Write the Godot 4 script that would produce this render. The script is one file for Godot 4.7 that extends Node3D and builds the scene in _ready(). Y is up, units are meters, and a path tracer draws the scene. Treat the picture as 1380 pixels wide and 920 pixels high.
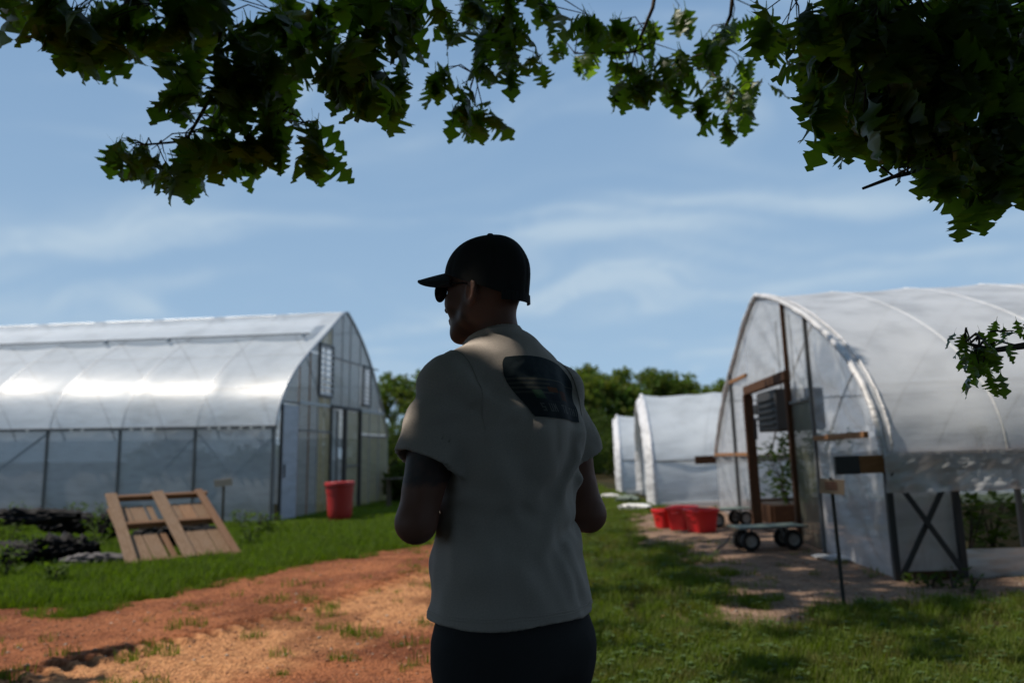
extends Node3D

# ------------------------------------------------------------------ geometry collector
class Geo:
	var v := PackedVector3Array()
	var n := PackedVector3Array()
	var uv := PackedVector2Array()
	var c := PackedColorArray()
	var i := PackedInt32Array()
	var colored := false
	var own_normals := false
	func vert(p: Vector3, t := Vector2.ZERO, col := Color.WHITE) -> int:
		v.append(p); uv.append(t); c.append(col)
		return v.size() - 1
	func vertn(p: Vector3, nn: Vector3, t := Vector2.ZERO) -> int:
		own_normals = true
		v.append(p); n.append(nn); uv.append(t); c.append(Color.WHITE)
		return v.size() - 1
	# counter-clockwise seen from outside; stored clockwise as the engine wants it
	func tri(a: int, b: int, d: int) -> void:
		i.append(a); i.append(d); i.append(b)
	func quad(a: int, b: int, d: int, e: int) -> void:
		tri(a, b, d); tri(a, d, e)
	func flat_quad(a: Vector3, b: Vector3, d: Vector3, e: Vector3) -> void:
		var k := vert(a, Vector2(0, 0)); vert(b, Vector2(1, 0)); vert(d, Vector2(1, 1)); vert(e, Vector2(0, 1))
		quad(k, k + 1, k + 2, k + 3)
	func flat_tri(a: Vector3, b: Vector3, d: Vector3) -> void:
		var k := vert(a); vert(b); vert(d)
		tri(k, k + 1, k + 2)
	func tube(pts: Array, radii: Array, sides := 8, caps := true) -> void:
		var m := pts.size()
		var base := v.size()
		var side := Vector3.ZERO
		for k in m:
			var d: Vector3 = (pts[mini(k + 1, m - 1)] - pts[maxi(k - 1, 0)])
			d = d.normalized()
			if k == 0:
				side = d.cross(Vector3.UP if absf(d.y) < 0.9 else Vector3.RIGHT).normalized()
			else:
				side = (side - d * side.dot(d)).normalized()
			var up := side.cross(d).normalized()
			var r: float = radii[k] if k < radii.size() else radii[-1]
			for s in sides:
				var a := TAU * s / sides
				vert(pts[k] + (side * cos(a) + up * sin(a)) * r, Vector2(float(s) / sides, float(k)))
		for k in m - 1:
			for s in sides:
				var s2 := (s + 1) % sides
				var a := base + k * sides
				quad(a + s, a + sides + s, a + sides + s2, a + s2)
		if caps:
			var e0 := vert(pts[0]); var e1 := vert(pts[m - 1])
			for s in sides:
				var s2 := (s + 1) % sides
				tri(e0, base + s, base + s2)
				tri(e1, base + (m - 1) * sides + s2, base + (m - 1) * sides + s)
	func grid(nu: int, nv: int, f: Callable, flip := false) -> void:
		var base := v.size()
		for b in nv + 1:
			for a in nu + 1:
				var u := float(a) / nu; var w := float(b) / nv
				vert(f.call(u, w), Vector2(u, w))
		for b in nv:
			for a in nu:
				var k := base + b * (nu + 1) + a
				if flip: quad(k, k + nu + 1, k + nu + 2, k + 1)
				else: quad(k, k + 1, k + nu + 2, k + nu + 1)
	func box(ce: Vector3, s: Vector3, bs := Basis.IDENTITY, bv := 0.0) -> void:
		var h := s * 0.5
		var b := minf(bv, minf(h.x, minf(h.y, h.z)) * 0.45)
		var ids := {}
		for sx in [-1, 1]:
			for sy in [-1, 1]:
				for sz in [-1, 1]:
					var cn := Vector3(sx * h.x, sy * h.y, sz * h.z)
					for ax in 3:
						var p := cn
						for o in 3:
							if o != ax: p[o] -= signf(cn[o]) * b
						var nn := Vector3.ZERO
						nn[ax] = signf(cn[ax])
						ids[[sx, sy, sz, ax]] = vertn(ce + bs * p, bs * nn, Vector2(p[(ax + 1) % 3], p[(ax + 2) % 3]))
		for ax in 3:
			var o1 := (ax + 1) % 3; var o2 := (ax + 2) % 3
			for s0 in [-1, 1]:
				var q := []
				for pr in [[-1, -1], [1, -1], [1, 1], [-1, 1]]:
					var key := [0, 0, 0, ax]
					key[ax] = s0; key[o1] = pr[0]; key[o2] = pr[1]
					q.append(ids[key])
				if s0 > 0: quad(q[0], q[1], q[2], q[3])
				else: quad(q[3], q[2], q[1], q[0])
		if b <= 0.0: return
		for ax in 3:
			var o1 := (ax + 1) % 3; var o2 := (ax + 2) % 3
			for s1 in [-1, 1]:
				for s2 in [-1, 1]:
					var k0 := [0, 0, 0, 0]
					k0[o1] = s1; k0[o2] = s2
					var ka := k0.duplicate(); ka[ax] = -1; ka[3] = o1
					var kb := k0.duplicate(); kb[ax] = 1; kb[3] = o1
					var kc := k0.duplicate(); kc[ax] = 1; kc[3] = o2
					var kd := k0.duplicate(); kd[ax] = -1; kd[3] = o2
					if s1 * s2 > 0: quad(ids[ka], ids[kd], ids[kc], ids[kb])
					else: quad(ids[ka], ids[kb], ids[kc], ids[kd])
		for sx in [-1, 1]:
			for sy in [-1, 1]:
				for sz in [-1, 1]:
					var a: int = ids[[sx, sy, sz, 0]]; var d: int = ids[[sx, sy, sz, 1]]; var e: int = ids[[sx, sy, sz, 2]]
					if sx * sy * sz > 0: tri(a, d, e)
					else: tri(a, e, d)
	func mesh() -> ArrayMesh:
		var arr := []
		arr.resize(Mesh.ARRAY_MAX)
		if not own_normals:
			n.resize(v.size())
			n.fill(Vector3.ZERO)
			for k in range(0, i.size(), 3):
				var a := i[k]; var b := i[k + 1]; var d := i[k + 2]
				var f := (v[d] - v[a]).cross(v[b] - v[a])
				n[a] += f; n[b] += f; n[d] += f
			for k in n.size():
				n[k] = n[k].normalized() if n[k].length_squared() > 1e-20 else Vector3.UP
		arr[Mesh.ARRAY_VERTEX] = v
		arr[Mesh.ARRAY_NORMAL] = n
		arr[Mesh.ARRAY_TEX_UV] = uv
		if colored: arr[Mesh.ARRAY_COLOR] = c
		arr[Mesh.ARRAY_INDEX] = i
		var m := ArrayMesh.new()
		m.add_surface_from_arrays(Mesh.PRIMITIVE_TRIANGLES, arr)
		return m

# ------------------------------------------------------------------ helpers
var rng := RandomNumberGenerator.new()
var M := {}
var taken := {}
var FN := FastNoiseLite.new()
var cam_r: Vector3
var cam_u: Vector3
var cam_f: Vector3
const EYE := Vector3(0, 1.25, 0)
const FOCAL := 1073.0     # of a picture 1380 x 920
var SUN := Vector3(-0.53, 0.83, -0.04).normalized()

func numbered(called: String) -> String:
	var k: int = taken.get(called, 0)
	taken[called] = k + 1
	return called if k == 0 else "%s_%03d" % [called, k]

func thing(called: String, label: String, category: String, at := Vector3.ZERO, group := "", kind := "") -> Node3D:
	var o := Node3D.new()
	o.name = numbered(called)
	add_child(o)
	o.position = at
	tag(o, label, category, group, kind)
	return o

func tag(o: Node, label: String, category := "", group := "", kind := "") -> void:
	o.set_meta("label", label)
	if category: o.set_meta("category", category)
	if group: o.set_meta("group", group)
	if kind: o.set_meta("kind", kind)

func part(parent: Node, called: String, m: Mesh, mat: Material, xf := Transform3D.IDENTITY) -> MeshInstance3D:
	var o := MeshInstance3D.new()
	o.name = numbered(called) if parent == self else called
	o.mesh = m
	o.material_override = mat
	o.transform = xf
	parent.add_child(o, true)
	return o

func lin(r: float, g: float, b: float, a := 1.0) -> Color:
	var c := Color(r, g, b).linear_to_srgb()
	c.a = a
	return c

func mk(called: String, col: Color, rough := 0.8, spec := 0.5) -> StandardMaterial3D:
	var m := StandardMaterial3D.new()
	m.resource_name = called
	m.albedo_color = col
	m.roughness = rough
	m.metallic_specular = spec
	M[called] = m
	return m

func noise_tex(sd: int, freq: float, cols: Array, size := 512, octaves := 4, kind := FastNoiseLite.TYPE_SIMPLEX_SMOOTH) -> NoiseTexture2D:
	var f := FastNoiseLite.new()
	f.seed = sd
	f.noise_type = kind
	f.frequency = freq
	f.fractal_octaves = octaves
	var t := NoiseTexture2D.new()
	t.width = size
	t.height = size
	t.seamless = true
	t.noise = f
	var g := Gradient.new()
	var off := PackedFloat32Array()
	var cc := PackedColorArray()
	for k in cols.size():
		off.append(float(k) / (cols.size() - 1))
		cc.append(cols[k])
	g.offsets = off
	g.colors = cc
	t.color_ramp = g
	return t

func tri_map(m: StandardMaterial3D, metres: Vector3, world := true) -> void:
	m.uv1_triplanar = true
	m.uv1_world_triplanar = world
	m.uv1_scale = Vector3(1.0 / metres.x, 1.0 / metres.y, 1.0 / metres.z)
	m.uv1_triplanar_sharpness = 4.0

func relief(m: StandardMaterial3D, t: Texture2D, cm: float) -> void:
	m.heightmap_enabled = true
	m.heightmap_texture = t
	m.heightmap_scale = cm

func wood(called: String, a: Color, b: Color, sd: int) -> StandardMaterial3D:
	var m := mk(called, Color.WHITE, 0.85, 0.3)
	m.albedo_texture = noise_tex(sd, 0.02, [a, b, a.lerp(b, 0.6), a.darkened(0.25)], 256, 5)
	tri_map(m, Vector3(0.35, 0.35, 1.6), false)
	relief(m, m.albedo_texture, 0.15)
	return m

# a bar of timber or metal between two points, its own part
func bar(parent: Node, called: String, a: Vector3, b: Vector3, w: float, h: float, mat: Material, up := Vector3.UP) -> MeshInstance3D:
	var d := b - a
	var z := d.normalized()
	if absf(z.dot(up)) > 0.98: up = Vector3.RIGHT
	var x := up.cross(z).normalized()
	var y := z.cross(x)
	var g := Geo.new()
	g.box(Vector3.ZERO, Vector3(w, h, d.length()), Basis.IDENTITY, minf(w, h) * 0.08)
	return part(parent, called, g.mesh(), mat, Transform3D(Basis(x, y, z), (a + b) * 0.5))

func pipe(parent: Node, called: String, pts: Array, r: float, mat: Material, sides := 8) -> MeshInstance3D:
	var g := Geo.new()
	g.tube(pts, [r], sides)
	return part(parent, called, g.mesh(), mat)

func lathe(prof: Array, sides := 24) -> ArrayMesh:
	var g := Geo.new()
	g.grid(sides, prof.size() - 1, func(u: float, w: float) -> Vector3:
		var k := int(round(w * (prof.size() - 1)))
		var a := -TAU * u
		return Vector3(cos(a) * prof[k].x, prof[k].y, sin(a) * prof[k].x))
	return g.mesh()

# pixel of the photograph to a point at a given distance along -z
func at_z(px: float, py: float, z: float) -> Vector3:
	var d := cam_r * ((px - 690.0) / FOCAL) + cam_u * ((460.0 - py) / FOCAL) + cam_f
	return EYE + d * (z / d.z)

func on_ground(px: float, py: float) -> Vector3:
	var d := cam_r * ((px - 690.0) / FOCAL) + cam_u * ((460.0 - py) / FOCAL) + cam_f
	var p := EYE + d * (-EYE.y / d.y)
	p.y = ground_y(p.x, p.z)
	return p

func in_view(p: Vector3, margin := 0.0) -> bool:
	var q := p - EYE
	var d := q.dot(cam_f)
	if d < 0.05: return false
	return absf(q.dot(cam_r) / d) < 0.643 + margin and absf(q.dot(cam_u) / d) < 0.4287 + margin

func ground_y(x: float, z: float) -> float:
	var y := 0.012 * sin(x * 1.7 + z * 0.9) + 0.012 * sin(z * 1.3 - x * 0.6)
	y += 0.03 * maxf(0.0, -6.0 - x) * clampf((-13.0 - z) / 3.0, 0.0, 1.0)
	return y

# ------------------------------------------------------------------ start
func _ready() -> void:
	rng.seed = 77
	FN.seed = 5
	FN.frequency = 1.0
	FN.fractal_octaves = 3
	set_camera_and_light()
	materials()
	build_ground()
	build_right_greenhouse()
	build_left_greenhouse()
	build_tunnels()
	build_far_trees()
	build_oak()
	build_person()
	build_objects()
	build_grass()

func set_camera_and_light() -> void:
	var pitch := atan((617.0 - 460.0) / FOCAL)
	var roll := deg_to_rad(2.1)
	var up0 := Vector3(0, cos(pitch), sin(pitch))
	cam_f = Vector3(0, sin(pitch), -cos(pitch))
	cam_r = Vector3.RIGHT * cos(roll) - up0 * sin(roll)
	cam_u = up0 * cos(roll) + Vector3.RIGHT * sin(roll)
	var cam := Camera3D.new()
	cam.name = "camera"
	cam.fov = rad_to_deg(2.0 * atan(460.0 / FOCAL))
	cam.near = 0.05
	cam.far = 2000.0
	var at := CameraAttributesPhysical.new()
	at.frustum_focal_length = 12.0 / tan(atan(460.0 / FOCAL))
	at.frustum_focus_distance = 2.0
	at.frustum_near = 0.05
	at.frustum_far = 2000.0
	at.exposure_aperture = 2.6
	cam.attributes = at
	add_child(cam)
	cam.transform = Transform3D(Basis(cam_r, cam_u, -cam_f), EYE)
	cam.current = true
	var env := Environment.new()
	env.background_mode = Environment.BG_SKY
	env.tonemap_mode = Environment.TONE_MAPPER_LINEAR
	env.tonemap_exposure = 1.0
	env.sdfgi_enabled = true
	env.ssao_enabled = true
	env.ssil_enabled = true
	var sky := Sky.new()
	var sm := PanoramaSkyMaterial.new()
	sm.panorama = sky_picture()
	sky.sky_material = sm
	env.sky = sky
	var we := WorldEnvironment.new()
	we.name = "world_environment"
	we.environment = env
	add_child(we)
	var sun := DirectionalLight3D.new()
	sun.name = "sun"
	sun.light_color = Color(1.0, 0.955, 0.89)
	sun.light_energy = 1.5
	sun.light_angular_distance = 0.5
	sun.shadow_enabled = true
	add_child(sun)
	sun.look_at_from_position(Vector3.ZERO, -SUN, Vector3.FORWARD)

func sky_picture() -> ImageTexture:
	var w := 1024
	var h := 512
	var im := Image.create(w, h, false, Image.FORMAT_RGBF)
	var f := FastNoiseLite.new()
	f.seed = 11
	f.frequency = 1.0
	f.fractal_octaves = 5
	f.fractal_gain = 0.55
	var f2 := FastNoiseLite.new()
	f2.seed = 23
	f2.frequency = 1.0
	f2.fractal_octaves = 3
	for y in h:
		var el := (0.5 - (y + 0.5) / h) * PI
		for x in w:
			# engine's panorama: u = 0 looks along -z
			var az := (x + 0.5) / w * TAU
			var d := Vector3(sin(az) * cos(el), sin(el), -cos(az) * cos(el))
			if d.y < -0.02:
				im.set_pixel(x, y, Color(0.13, 0.14, 0.11))
				continue
			var e := maxf(d.y, 0.0)
			var t := pow(clampf(e / 0.8, 0.0, 1.0), 0.8)
			var c := Vector3(0.40, 0.585, 0.77).lerp(Vector3(0.075, 0.20, 0.44), t)
			# thin cirrus on a layer overhead, drawn out along one wind direction
			var k := 1.0 / (e + 0.16)
			var px := d.x * k; var pz := d.z * k
			var warp := f2.get_noise_2d(px * 0.7, pz * 0.7) * 0.5
			var s := f.get_noise_2d(px * 0.55 + pz * 0.22 + 7.0, (pz - px * 0.12 + warp) * 3.2)
			var broad := f2.get_noise_2d(px * 0.5 + 3.0, pz * 0.9 + 9.0)
			var veil := f.get_noise_2d((px + pz * 0.45) * 0.35 + 40.0, (pz - px * 0.5 + warp * 0.6) * 1.5)
			var cl := clampf(0.36 + s * 0.85 + broad * 0.6 + veil * 0.55, 0.0, 1.0)
			cl = 0.10 + cl * cl * 0.72
			c = c.lerp(Vector3(0.50, 0.63, 0.75), cl)
			var near := clampf(d.dot(SUN), 0.0, 1.0)
			c += Vector3(0.25, 0.24, 0.22) * pow(near, 40.0) + Vector3(0.05, 0.05, 0.05) * pow(near, 6.0)
			im.set_pixel(x, y, Color(c.x, c.y, c.z))
	return ImageTexture.create_from_image(im)

# ------------------------------------------------------------------ materials
func film(called: String, col: Color, rough: float, back: float, sd: int, lo := 0.90) -> StandardMaterial3D:
	# greenhouse film: partly clear, partly milky; the milky share also lets light through
	var m := mk(called, col, rough, 0.55)
	m.transparency = BaseMaterial3D.TRANSPARENCY_ALPHA
	var t := noise_tex(sd, 0.012, [Color(lo, lo, lo, 0.9), Color(0.97, 0.97, 0.97, 0.97), Color(1, 1, 1, 1)], 512, 5)
	m.albedo_texture = t
	tri_map(m, Vector3(5.1, 1.3, 5.1), false)
	m.backlight_enabled = true
	m.backlight = Color(back, back, back)
	return m

func materials() -> void:
	var grain := noise_tex(1, 0.06, [Color(0.55, 0.55, 0.55), Color(0.92, 0.92, 0.92), Color(1, 1, 1)], 512, 5)
	var fine := noise_tex(2, 0.09, [Color(0, 0, 0), Color(1, 1, 1)], 512, 5)
	M["fine"] = fine
	var soil := mk("soil", Color.WHITE, 0.95, 0.2)
	soil.vertex_color_use_as_albedo = true
	soil.albedo_texture = grain
	tri_map(soil, Vector3(0.9, 0.9, 0.9))
	relief(soil, fine, 2.5)
	var dirt := mk("dirt", Color.WHITE, 0.92, 0.25)
	dirt.vertex_color_use_as_albedo = true
	dirt.albedo_texture = noise_tex(3, 0.05, [Color(0.6, 0.55, 0.52), Color(0.9, 0.88, 0.86), Color(1, 1, 1)], 512, 5)
	tri_map(dirt, Vector3(1.3, 1.3, 1.3))
	relief(dirt, fine, 2.0)
	# films
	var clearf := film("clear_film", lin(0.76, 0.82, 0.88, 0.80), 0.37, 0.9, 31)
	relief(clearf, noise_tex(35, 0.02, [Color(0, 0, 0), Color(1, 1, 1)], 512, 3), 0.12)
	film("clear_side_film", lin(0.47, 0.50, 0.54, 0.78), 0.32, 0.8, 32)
	var milk := film("milky_film", lin(0.76, 0.80, 0.86, 0.93), 0.42, 0.85, 33, 0.85)
	relief(milk, noise_tex(36, 0.014, [Color(0, 0, 0), Color(1, 1, 1)], 512, 3), 0.25)
	var gf := film("gable_film", lin(0.66, 0.70, 0.75, 0.44), 0.3, 0.7, 34)
	relief(gf, noise_tex(37, 0.014, [Color(0, 0, 0), Color(1, 1, 1)], 512, 4), 1.2)
	var val := film("valance_film", lin(0.72, 0.73, 0.76, 0.92), 0.35, 0.6, 45)
	relief(val, noise_tex(46, 0.03, [Color(0, 0, 0), Color(1, 1, 1)], 512, 4), 0.5)
	var lowf := film("lower_film", lin(0.58, 0.58, 0.60, 0.72), 0.34, 0.6, 47)
	relief(lowf, M.valance_film.heightmap_texture, 0.8)
	var fold := film("folded_film", lin(0.84, 0.84, 0.86, 0.93), 0.38, 0.6, 38, 0.8)
	relief(fold, noise_tex(39, 0.03, [Color(0, 0, 0), Color(1, 1, 1)], 512, 4), 1.5)
	film("panel_grey", lin(0.26, 0.29, 0.30, 0.84), 0.3, 0.6, 41)
	film("panel_green", lin(0.27, 0.26, 0.16, 0.86), 0.35, 0.6, 42)
	film("panel_yellow", lin(0.32, 0.27, 0.13, 0.9), 0.4, 0.55, 43)
	film("smoky_panel", lin(0.11, 0.115, 0.09, 0.80), 0.35, 0.3, 48)
	film("panel_blue", lin(0.50, 0.56, 0.64, 0.85), 0.5, 0.5, 44)
	# solids
	var galv := mk("galvanised", lin(0.42, 0.44, 0.46), 0.42, 0.5)
	galv.metallic = 0.55
	mk("white_rib", lin(0.72, 0.72, 0.72), 0.5)
	mk("dark_steel", lin(0.035, 0.037, 0.04), 0.5)
	mk("mid_steel", lin(0.12, 0.125, 0.13), 0.5)
	wood("brown_timber", lin(0.13, 0.065, 0.035), lin(0.075, 0.038, 0.022), 51)
	wood("tan_timber", lin(0.36, 0.20, 0.10), lin(0.24, 0.12, 0.055), 52)
	wood("pale_timber", lin(0.42, 0.27, 0.17), lin(0.30, 0.17, 0.10), 53)
	wood("pallet_timber", lin(0.40, 0.28, 0.20), lin(0.24, 0.155, 0.10), 54)
	wood("pallet_timber_red", lin(0.34, 0.20, 0.13), lin(0.22, 0.125, 0.075), 55)
	var red := mk("red_plastic", lin(0.62, 0.018, 0.022), 0.38)
	red.backlight_enabled = true
	red.backlight = Color(0.5, 0.04, 0.04)
	mk("red_barrel", lin(0.40, 0.022, 0.022), 0.45)
	mk("rubber", lin(0.012, 0.012, 0.013), 0.75)
	mk("wheel_rim", lin(0.30, 0.31, 0.32), 0.45)
	mk("cart_deck", lin(0.13, 0.17, 0.14), 0.6)
	var bp := mk("black_plastic", lin(0.013, 0.013, 0.015), 0.68, 0.25)
	relief(bp, fine, 0.3)
	tri_map(bp, Vector3(0.8, 0.8, 0.8), false)
	mk("grey_plastic", lin(0.10, 0.095, 0.105), 0.65, 0.3)
	mk("machine_grey", lin(0.045, 0.045, 0.048), 0.6)
	mk("white_paint", lin(0.72, 0.71, 0.68), 0.6)
	mk("sign_board", lin(0.50, 0.37, 0.28), 0.8)
	mk("sign_dark", lin(0.10, 0.075, 0.05), 0.8)
	mk("print_red", lin(0.28, 0.07, 0.05), 0.8)
	# leaves
	var leaf := mk("oak_leaf", lin(0.034, 0.060, 0.014), 0.45, 0.45)
	leaf.backlight_enabled = true
	leaf.backlight = Color(0.46, 0.60, 0.12)
	var leaf3 := mk("oak_leaf_red", lin(0.30, 0.05, 0.02), 0.5, 0.5)
	leaf3.backlight_enabled = true
	leaf3.backlight = Color(0.8, 0.25, 0.12)
	var far := mk("far_leaf", Color.WHITE, 0.7, 0.3)
	far.vertex_color_use_as_albedo = true
	far.backlight_enabled = true
	far.backlight = Color(0.95, 1.0, 0.6)
	var gr := mk("grass_blade", Color.WHITE, 0.6, 0.35)
	gr.vertex_color_use_as_albedo = true
	gr.backlight_enabled = true
	gr.backlight = Color(0.95, 1.0, 0.5)
	var bark := mk("bark", Color.WHITE, 0.95, 0.2)
	bark.albedo_texture = noise_tex(61, 0.03, [lin(0.05, 0.042, 0.035), lin(0.12, 0.10, 0.085), lin(0.17, 0.15, 0.13)], 256, 5)
	tri_map(bark, Vector3(0.5, 1.6, 0.5), false)
	relief(bark, bark.albedo_texture, 3.0)
	mk("pebble", Color.WHITE, 0.9, 0.3).vertex_color_use_as_albedo = true
	mk("twig", lin(0.045, 0.036, 0.028), 0.9)
	# person
	var skin := mk("skin", Color.WHITE, 0.55, 0.45)
	skin.vertex_color_use_as_albedo = true
	skin.subsurf_scatter_enabled = true
	skin.subsurf_scatter_strength = 0.08
	var shirt := mk("shirt_cloth", lin(0.53, 0.475, 0.43), 0.92, 0.2)
	shirt.albedo_texture = noise_tex(71, 0.05, [Color(0.88, 0.88, 0.88), Color(1, 1, 1)], 512, 5)
	tri_map(shirt, Vector3(0.12, 0.12, 0.12), false)
	relief(shirt, fine, 0.03)
	shirt.rim_enabled = true
	shirt.rim = 0.25
	var jean := mk("black_denim", lin(0.045, 0.045, 0.048), 0.9, 0.3)
	jean.albedo_texture = shirt.albedo_texture
	tri_map(jean, Vector3(0.1, 0.1, 0.1), false)
	relief(jean, fine, 0.05)
	var cap := mk("cap_cloth", lin(0.038, 0.038, 0.040), 0.85, 0.3)
	relief(cap, fine, 0.04)
	tri_map(cap, Vector3(0.08, 0.08, 0.08), false)
	mk("lens", lin(0.015, 0.022, 0.028), 0.06, 0.7)
	mk("black_gloss", lin(0.01, 0.01, 0.01), 0.25)
	mk("brass", lin(0.4, 0.26, 0.1), 0.35).metallic = 0.9
	mk("shoe", lin(0.03, 0.022, 0.016), 0.7)

# ------------------------------------------------------------------ ground
const PATH_EDGE := [Vector2(-14, -9.2), Vector2(-7, -8.4), Vector2(-5, -7.9), Vector2(-4.03, -7.6), Vector2(-3.53, -8.66), Vector2(-3.18, -9.46), Vector2(-2.51, -11.05), Vector2(-1.56, -12.3), Vector2(-0.9, -14.0), Vector2(-0.7, -20), Vector2(-0.6, -40)]

func path_mask(x: float, z: float) -> float:
	# > 0 inside, in metres from the edge
	var pts := PackedVector2Array(PATH_EDGE)
	var best := 1e9
	var p := Vector2(x, z)
	var inside := false
	var poly := pts.duplicate()
	poly.append(Vector2(0.75, -40)); poly.append(Vector2(0.45, -16)); poly.append(Vector2(0.25, -10)); poly.append(Vector2(0.1, -5)); poly.append(Vector2(0.2, 6)); poly.append(Vector2(-14, 6))
	inside = Geometry2D.is_point_in_polygon(p, poly)
	for k in poly.size():
		var q := Geometry2D.get_closest_point_to_segment(p, poly[k], poly[(k + 1) % poly.size()])
		best = minf(best, q.distance_to(p))
	return best if inside else -best

func yard_mask(x: float, z: float) -> float:
	var poly := PackedVector2Array([Vector2(1.75, -6.55), Vector2(1.95, -7.4), Vector2(1.8, -8.6), Vector2(2.05, -10.2), Vector2(1.85, -12.5), Vector2(2.1, -15), Vector2(2.9, -18), Vector2(3.6, -19.5), Vector2(5.5, -19), Vector2(5, -12), Vector2(4.6, -8), Vector2(12, -8), Vector2(12, -5.9), Vector2(3.9, -6.25)])
	var p := Vector2(x, z)
	var best := 1e9
	for k in poly.size():
		best = minf(best, Geometry2D.get_closest_point_to_segment(p, poly[k], poly[(k + 1) % poly.size()]).distance_to(p))
	var spot := 0.42 - Vector2((x - 1.75) * 0.8, z + 6.25).length()
	return maxf(best if Geometry2D.is_point_in_polygon(p, poly) else -best, spot)

func dirt_amount(x: float, z: float) -> float:
	var w := FN.get_noise_2d(x * 1.4, z * 1.4) * 0.45 + FN.get_noise_2d(x * 5.0 + 40.0, z * 5.0) * 0.18
	return maxf(path_mask(x, z), yard_mask(x, z)) + w

const TREAD := [Vector2(-4.1, -3.6), Vector2(-2.77, -5.81), Vector2(-2.0, -7.1), Vector2(-1.38, -8.41), Vector2(-0.85, -10.2), Vector2(-0.45, -12.5)]

func tread(x: float, z: float) -> Vector3:
	var p := Vector2(x, z)
	var best := 1e9
	var along := 0.0
	var right := 1.0
	var run := 0.0
	for k in TREAD.size() - 1:
		var a: Vector2 = TREAD[k]; var b: Vector2 = TREAD[k + 1]
		var q := Geometry2D.get_closest_point_to_segment(p, a, b)
		var d := q.distance_to(p)
		if d < best:
			best = d
			along = run + a.distance_to(q)
			right = signf((b - a).cross(p - a))
		run += a.distance_to(b)
	return Vector3(best, along, right)

func dirt_height(x: float, z: float) -> float:
	var y := FN.get_noise_2d(x * 3.0, z * 3.0) * 0.014 + FN.get_noise_2d(x * 9.0, z * 9.0) * 0.012
	var t := tread(x, z)
	if t.x < 0.2:
		var w := smoothstep(0.2, 0.13, t.x)
		y -= 0.012 * w
		# lug prints left by a tyre
		var ph := fposmod(t.y / 0.16 + t.x * 1.6, 1.0)
		y += w * 0.030 * smoothstep(0.42, 0.55, ph) * smoothstep(1.0, 0.87, ph)
	return y

func ground_sheet(x0: float, x1: float, z0: float, z1: float, step: float, f: Callable) -> Geo:
	var g := Geo.new()
	g.colored = true
	var nx := int(round((x1 - x0) / step)); var nz := int(round((z1 - z0) / step))
	for b in nz + 1:
		for a in nx + 1:
			var x := x0 + a * step; var z := z0 + b * step
			var r: Array = f.call(x, z)
			g.vert(Vector3(x, r[0], z), Vector2(x, z), r[1])
	for b in nz:
		for a in nx:
			var k := b * (nx + 1) + a
			g.quad(k, k + nx + 1, k + nx + 2, k + 1)
	return g

func build_ground() -> void:
	var green := Vector3(0.035, 0.045, 0.016)
	var thatch := Vector3(0.085, 0.06, 0.03)
	# one sheet out to the horizon: fine near, coarse far
	var g := Geo.new()
	g.colored = true
	var xs := []; var zs := []
	for k in range(-40, 41): xs.append(k * 0.35)
	for k in range(-88, 24): zs.append(k * 0.35)
	for k in [16, 20, 28, 45, 80, 160, 400, 900]:
		xs.append(float(k)); xs.push_front(-float(k))
	for k in [34, 40, 50, 65, 90, 160, 400, 900]: zs.push_front(-float(k))
	for k in [12, 20, 40, 100, 400, 900]: zs.append(float(k))
	for z in zs:
		for x in xs:
			var mixk := clampf(0.5 + FN.get_noise_2d(x * 0.8, z * 0.8) * 0.8, 0, 1)
			var c := green.lerp(thatch, mixk * 0.8)
			var sink := 0.06 if absf(x) < 14.0 and z < 2.0 and z > -41.0 and maxf(path_mask(x, z), yard_mask(x, z)) > 0.3 else 0.012
			g.vert(Vector3(x, ground_y(x, z) - sink, z), Vector2(x, z), Color(c.x, c.y, c.z))
	var nx := xs.size()
	for b in zs.size() - 1:
		for a in nx - 1:
			var k := b * nx + a
			g.quad(k, k + nx, k + nx + 1, k + 1)
	var o := part(self, "ground", g.mesh(), M.soil)
	tag(o, "grassy ground running out to the trees", "", "", "structure")
	# the clay track and the yard lie on it as sheets of their own, fine enough for ruts
	dirt_sheet("dirt_track", "orange clay track with tyre prints and loose clods", -6.2, 0.9, -13.5, -3.2, 0.025, true)
	dirt_sheet("dirt_track", "far end of the clay track narrowing between lawns", -1.6, 1.4, -40.0, -13.48, 0.12, true)
	dirt_sheet("dirt_yard", "bare brown dirt yard in front of the greenhouse door", 1.2, 12.0, -19.6, -5.7, 0.06, false)

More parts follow.
